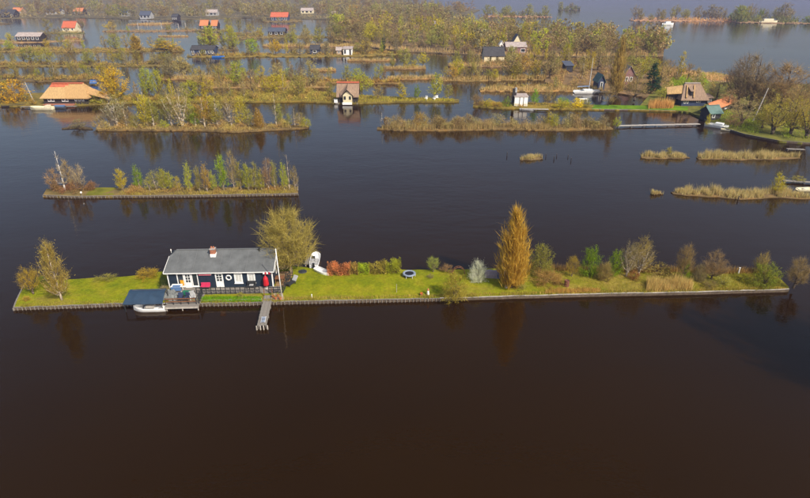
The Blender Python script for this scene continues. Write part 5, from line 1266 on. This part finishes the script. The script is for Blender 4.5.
cottage('villa', 'low rose-brown house with tan roof in the centre wood', 506, 526, 53.5, 8, 3.2, 1.6, 'gable', 'pale_roof', 'rose_wall', wins=[(.1,.2,.3,.8),(.3,.4,.3,.8),(.72,.95,.2,.7)])
cottage('house', 'house with bright blue roof and yellow gable in the centre wood', 513, 521, 47.5, 6, 3.0, 3.4, 'front', 'slate_blue', 'cream_paint', wins=[(.35,.65,.4,.9)], win_mat='dark_wall')
cottage('shed', 'bluish shed at the wood edge left of the sailboat', 565, 572.5, 72.5, 5, 2.6, 1.0, 'flat', 'slate_blue', 'dark_wall', wins=[(.2,.8,.3,.8)], win_mat='blue_wall')
cottage('pavilion', 'pale-roofed house with white trim among brown trees', 621, 635, 84.5, 7, 2.8, 3.2, 'front', 'pale_roof', 'rose_wall', wins=[(.25,.45,.35,.9),(.55,.75,.35,.9)])
cottage('boathouse', 'narrow dark boathouse with teal roof beside the sailboat', 597.5, 604, 89.8, 5, 2.9, 1.8, 'front', 'teal_roof', 'blue_wall', wins=[(.3,.7,.1,.85)])
right_land = strip('wooded_shore', 'brown wooded shore right of centre', [(545,82),(575,91),(605,91.5),(640,96),(660,97),(700,97)], [(545,66),(575,62),(605,60),(640,60),(660,66),(700,72)], h=.35, color=(.19, .125, .06), edge=.5, ncol=70, nrow=6)
scrub('undergrowth', 'reddish-brown undergrowth on the wooded shore right of centre', right_land, 7000, 2.2, .5, (.24, .155, .07), 0, 1, .03, .98, 90)
grove(right_land, 'on the wooded shore right of centre', 28, ['bare', 'bare', 'birch', 'leafy', 'brush'], ['brown', 'tan', 'reddish-brown', 'olive', 'golden'], (5.5, 9.5), d0=.1, d1=.9)
FT('conifer', 650.5, 93, 63, 16, (.018, .04, .018), 'dark green conifer left of the brown thatched house', lod='mid')
FT('poplar', 615, 94, 34, 16, (.27, .195, .07), 'tall orange-brown poplar right of the teal-roofed boathouse', lod='mid')
FT('bare', 608, 106, 84, 17, (.23, .18, .09), 'pale brown bare tree standing on the bright lawn strip', lod='mid')
FT('bare', 634, 101, 72, 26, (.23, .175, .09), 'wide tan bare tree left of the conifer', lod='mid')
# sailboat
sb = boat('sailboat', 'white sailboat with bare mast moored beside the teal boathouse', P(586.5, 93, 0), .04, 8.0, 2.3, .85, bow=.5, thwarts=0)
MB().box(-1.2, 1.6, -.75, .75, .8, 1.25).build('cabin', 'gelcoat', sb, bevel=.1); MB().tube((.6, 0, .8), (.6, 0, 10.5), .1, .06, n=8).build('mast', 'metal_pole', sb); MB().tube((.55, 0, 2.0), (-3.2, 0, 1.9), .07, n=8).build('boom', 'metal_pole', sb); MB().tube((.5, 0, 2.12), (-3.0, 0, 2.05), .16, .1, n=8).build('furled_sail', 'blue_cloth', sb)
boardwalk('pale landing stage by the teal-roofed boathouse', 594, 92, 609, 92.2, 1.5, .5)

# --- strip of the white cabin, bright bushes and the lawn
S5 = strip('island', 'strip with the white cabin and bright lawn', [(473,106),(500,107.8),(545,108.5),(600,109),(650,109.8),(690,111)], [(474,101.5),(500,102),(545,102.5),(600,105),(650,106),(690,104)], h=.35, color=(.20, .15, .03), edge=.2, ncol=80)
bulkhead(S5, [(592,108.8),(650,109.6),(690,110.8)], h=.36, piles=False)
strip('lawn', 'bright green lawn strip behind the low quay', [(592,108.3),(620,108.8),(650,109.2),(688,110.2)], [(594,104.6),(620,105),(650,105.5),(688,106.5)], h=.46, color=(.10, .19, .008), edge=.05, ncol=40)
scrub('undergrowth', 'tan undergrowth on the white cabin strip', S5, 2500, .9, .25, (.27, .19, .05), .0, .5, .05, .95, 30)
t, W, r = cottage('cabin', 'white cabin with dark chimney posts on the strip right of centre', 514.2, 527.2, 106.2, 3.2, 2.7, .25, 'flat', 'pale_roof', 'white_paint', wins=[(.36,.41,.05,.95),(.66,.71,.05,.95)], win_mat='boat_grey', ov=.15)
cp_ = MB().box(-.5, .5, .8, 1.6, -.2, 4.6).build('tower', 'dark_wall', t); MB().box(.1, .6, .7, 1.7, 3.6, 4.8).build('tower_cap', 'boat_grey', t)
boardwalk('pale wooden jetty in front of the white cabin', 522, 109, 549, 109.6, 1.2, .45)
boat('rowing_boat', 'grey boat at the jetty of the white cabin', P(527, 110.3, 0), -.2, 4.0, 1.4, .4, 'boat_grey', 1)
for kd, xb, yb, yt, w, cl, lb3 in (('brush',477,105,93,16,'reddish-brown','pinkish bare bush at the left end of the white cabin strip'),('shrub',488,106,98,13,'golden','golden low bush left of the white cabin'),('shrub',506.5,106.5,96,10,'fresh green','fresh green round bush just left of the white cabin'),('birch',534.5,104.5,88,10,(.12,.22,.012),'fresh green slim tree right of the white cabin'),('bare',548,105,84,12,'tan','thin bare tree between white cabin and yellow bush'),('shrub',561,107.5,99,18,'golden','golden bush left of the bright yellow one'),('shrub',563,105,96.5,16,'fresh green','green bush behind the golden bush near the jetty'),('shrub',577,107.5,97,14,(.46,.38,.008),'brilliant yellow bush right of centre'),('shrub',586,107.3,98,13,'olive','olive bush right of the brilliant yellow one'),('brush',497,106.5,101,14,'orange-tinged','low orange bush left of the fresh green round one')):
    FT(kd, xb, yb, yt, w, cl, lb3, lod='mid')
t = thing('garden_bench', 'white garden table between the bright bushes', 'table', P(583, 103.5, .4), 0); MB().box(-1.2, 1.2, -.5, .5, 1.2, 1.4).build('table_top', 'white_paint', t)
for q in (-1, 1): MB().box(q-.08, q+.08, -.4, .4, 0, 1.2).build('leg', 'white_paint', t)
blades('reed', 'tall tan reed hedge at the right end of the bright lawn', [tuple(P(random.uniform(648, 673), random.uniform(105.5, 109), .4)) for _ in range(1400)], 2.1, .12, (.36, .21, .085))

# --- right headland
head = strip('headland', 'grassy headland with thatched house at the right', [(640,106),(690,112),(705,119),(724,127.5),(745,134),(780,140.5),(830,144)], [(662,80),(690,73),(715,72),(745,78),(770,84),(800,84),(830,84)], h=.4, color=(.14, .14, .028), edge=.3, ncol=90, nrow=8)
bulkhead(head, [(704,119),(724,127.5),(745,134),(780,140.5),(830,144)], h=.42, piles=False, cap='grey_wood')
spit = strip('reed_bank', 'tan reed bank reaching into the far lake', [(655,80),(690,79.5),(718,82),(735,82)], [(662,70.5),(690,72),(715,76.5),(733,79)], h=.45, color=(.33, .22, .13), edge=.4, ncol=40)
blades('reed', 'dry tan reed on the bank reaching into the far lake', scatter(spit, 3800, .02, .98, .2, .98), 1.5, .14, (.40, .27, .16))
scrub('undergrowth', 'bright green meadow herbs behind the thatched house', head, 3500, 1.2, .4, (.16, .20, .015), .05, .4, .62, .9, 30)
scrub('undergrowth', 'brown brush on the right headland', head, 7000, 2.0, .4, (.21, .15, .05), .3, 1, .2, .95, 60)
scrub('undergrowth', 'green weeds along the shore of the headland', head, 4000, .9, .28, (.15, .17, .02), .42, .95, .02, .22, 40)
t, W, r = cottage('thatched_cottage', 'brown thatched cottage with dark walls on the right headland', 681, 705, 106, 6.0, 2.4, 3.3, 'hip', 'thatch_brown', 'blue_wall', wins=[(.08,.16,.3,.85),(.2,.27,.3,.85),(.6,.68,.4,.85),(.70,.78,.4,.85)], ov=.6, hip=1.2)
for u in (.20, .50): MB().bar((W*u-.5, -.45, 2.35), (W*u+.35, 2.3, 5.3), .28, .22).build('thatch_roll', 'thatch_tan', r)
dw = MB().box(W*.30, W*.40, .15, 1.2, 2.8, 4.0).build('dormer_window', 'dark_wall', r); MB().box(W*.32, W*.38, .1, .148, 3.1, 3.8).build('pane', 'window_glass', dw)
MB().add([(W*.28,0,3.95),(W*.42,0,3.95),(W*.42,2.0,4.75),(W*.28,2.0,4.75),(W*.28,0,4.1),(W*.42,0,4.1),(W*.42,2.0,4.9),(W*.28,2.0,4.9)], [(0,3,2,1),(4,5,6,7),(0,1,5,4),(1,2,6,5),(3,0,4,7)]).build('dormer_roof', 'thatch_brown', r)
MB().bar((1.2, 3.0, 5.75), (W-1.2, 3.0, 5.75), .6, .2).build('ridge_tiles', 'pale_roof', r)
MB().add([(-3.6,2,3.0),(.8,1.0,3.4),(1.2,3.0,5.2),(-3.0,4.4,4.4),(-3.6,2,2.8),(.8,1.0,3.2),(-3.0,4.4,4.2)], [(0,1,2,3),(0,4,5,1),(0,3,6,4)]).build('wing_roof', 'thatch_tan', r)
MB().box(-2.8, .0, 2.3, 4.2, -.2, 2.9).build('wing_wall', 'dark_wall', t)
wsh = cottage('garden_shed', 'small white-windowed annex right of the thatched cottage', 706.5, 711, 104.8, 3, 2.0, .6, 'flat', 'thatch_brown', 'dark_wall', wins=[(.1,.4,.3,.85),(.6,.9,.3,.85)])
# red roofed barn seen obliquely and teal hut
t, W, r = cottage('barn', 'long barn with orange-red roof running away behind the teal hut', 712, 735, 116, 3.0, 1.9, 1.0, 'gable', 'orange_tile', 'dark_wall', yb2=107, wins=[(.2,.3,.3,.8),(.5,.6,.3,.8)])
cottage('garden_hut', 'hut with teal-green roof on the shore of the headland', 709, 720, 120.5, 3.4, 2.0, 1.3, 'gable', 'teal_roof', 'slate_dark', yb2=119.8, wins=[(.2,.45,.3,.85)])
pl_ = thing('leaning_pole', 'tall pale leaning pole among the headland trees', 'pole', P(752.5, 122, .4)); MB().tube((0, 0, 0), (1.6, 0, 8.2), .17, .12, n=8).build('spar', 'pale_wood', pl_); MB().box(-.25, .25, -.25, .25, -.1, .5).build('foot', 'grey_wood', pl_)
hb = boat('motorboat', 'white motorboat moored below the teal-roofed hut', P(716.5, 127.2, 0), -.75, 5.2, 1.9, .7, thwarts=0); MB().box(-.4, 1.4, -.65, .65, .65, 1.15).build('cabin', 'gelcoat', hb, bevel=.08); MB().box(-2.2, -.6, -.7, .7, .3, .45).build('cockpit', 'boat_grey', hb)
boat('dinghy', 'small tan dinghy at the bow of the white motorboat', P(727, 130.6, 0), -.5, 2.6, 1.1, .35, 'boat_cream', 1)
HT = [('bare',737,104,52,44,(.17,.14,.11),'big dark bare tree, left of the two tall ones on the headland'),('bare',749,108,50,40,(.175,.14,.105),'tallest bare tree in the middle of the headland'),('bare',779,112,60,54,(.21,.16,.09),'broad russet bare tree right of the tallest on the headland'),('bare',806,112,70,34,(.19,.15,.11),'brown bare tree at the right picture edge of the headland'),
 ('multi',741,124,97,30,(.24,.18,.11),'pinkish-tan bare tree in front of the red barn'),('multi',772,134,94,34,(.25,.205,.04),'olive willow, left of three by the headland shore'),('multi',790,135,92,36,(.25,.21,.035),'olive willow, middle of three by the headland shore'),('multi',806,138,95,34,(.24,.20,.035),'olive willow at the right picture edge by the shore'),('leafy',762,128,104,26,(.22,.19,.035),'olive bush tree beside the leaning pole'),('birch',703,116,104,10,'yellow-green','yellow-green sapling left of the teal hut'),('bare',716,100,80,26,(.22,.18,.11),'tan bare tree right behind the thatched cottage'),('bare',727,110,88,24,(.22,.17,.10),'brown bare tree at the gable of the red barn'),('leafy',663,98,88,16,'yellow-green','yellow-green bush left of the thatched cottage'),('brush',733,126,112,18,'reddish-brown','reddish bush on the shore right of the motorboat'),('shrub',707,124.5,113,7,(.30,.27,.02),'yellow little shrub between cottage lawn and teal hut'),('bare',793,120,84,30,(.21,.16,.09),'russet bare tree behind the three olive willows'),('bare',760,112,80,28,(.22,.17,.11),'tan bare tree behind the leaning pole')]
for kd, xb, yb, yt, w, cl, lb3 in HT: FT(kd, xb, yb, yt, w, cl, lb3, lod='near' if yt < 62 else 'mid', group='trees of the right headland', z=.42)

# --- islands in the far lake
far_strip('the tan sandbar with low trees in the top right lake', [(632,20.3),(660,20.8),(700,21),(736,21)], 26, (.42,.25,.14), 19, 'on sandbar in top right lake', kinds=('bare','shrub','leafy'), colors=('olive','greyish','grey-brown'), hm=(8, 13), brush=900, bh=2.5, bs=1.1, bcol=(.40,.25,.13))
far_strip('the wooded shore in the top right corner', [(738,22.3),(775,23),(820,23.5)], 40, (.30,.20,.11), 22, 'in the top right corner', kinds=('leafy','shrub','bare'), colors=('olive','fresh green','grey-brown'), hm=(9, 15), brush=1500, bh=5, bs=1.4, bcol=(.12,.12,.05))
far_strip('the low wooded islet at the top centre', [(486,16.3),(512,16.5),(552,16.8)], 30, (.42,.25,.14), 9, 'on low wooded islet at top centre', kinds=('leafy','shrub','bare'), colors=('olive','grey-brown'), hm=(7, 13), brush=900, bh=4, bs=1.4, bcol=(.13,.12,.06))
far_strip('the tiny dark islet in the top lake', [(559,9.8),(570,9.9),(581,9.8)], 20, (.12,.10,.06), 4, 'on tiny islet in top lake', kinds=('shrub','leafy'), colors=('olive','grey-brown'), hm=(8, 10), brush=300, bh=4, bs=1.6, bcol=(.12,.11,.06))
fy = boat('motor_yacht', 'small white yacht in the open top right lake', P(668, 25, 0), 0.05, 8.5, 3.0, 1.4, thwarts=0); MB().box(-2.5, 1.5, -1.1, 1.1, 1.3, 2.6).build('cabin', 'gelcoat', fy, bevel=.15)
bg_ = boat('barge', 'long white barge moored at the top right wooded shore', P(768.5, 22.8, 0), 0.0, 14, 3.6, 1.6, 'boat_cream', 0); MB().box(-5, 3, -1.4, 1.4, 1.5, 3.2).build('cabin', 'boat_cream', bg_, bevel=.1)

# ================================================================== haze
hz = MB().box(-4300, 4300, -700, 4300, -2.0, 46)
m_, nt, N, L, b = new_mat('haze_air'); N.remove(b)
pv = N.new('ShaderNodeVolumePrincipled'); pv.inputs['Color'].default_value = (.52, .58, 1.0, 1); pv.inputs['Density'].default_value = .0002; pv.inputs['Anisotropy'].default_value = 0.0
L.new(pv.outputs[0], N['Material Output'].inputs['Volume'])
ho = hz.build('haze', 'haze_air'); prop(ho, 'thin blue spring haze over the lakes', kind='stuff')

# ================================================================== wooded islet just outside the right picture edge: its trees shade the near water
off = strip('island', 'small wooded islet beyond the right picture edge', [(940,392),(1000,396),(1060,398)], [(925,350),(985,346),(1050,344)], h=.35, color=(.15, .12, .04), edge=.2, ncol=20)
for i, (x, y, h_, w_) in enumerate(((44.5, 33.8, 20, 9), (47.5, 31.2, 17, 8), (51.0, 33.0, 18, 9), (46.0, 35.5, 17, 9), (49.5, 35.8, 20, 9))):
    plant('leafy_tree', 'leafy', (x, y, .35), h_, w_, 'olive', f'olive tree beyond the right picture edge, {ordinal(i, 5)} on its islet', 'tree', 'near', 'trees beyond the right edge')
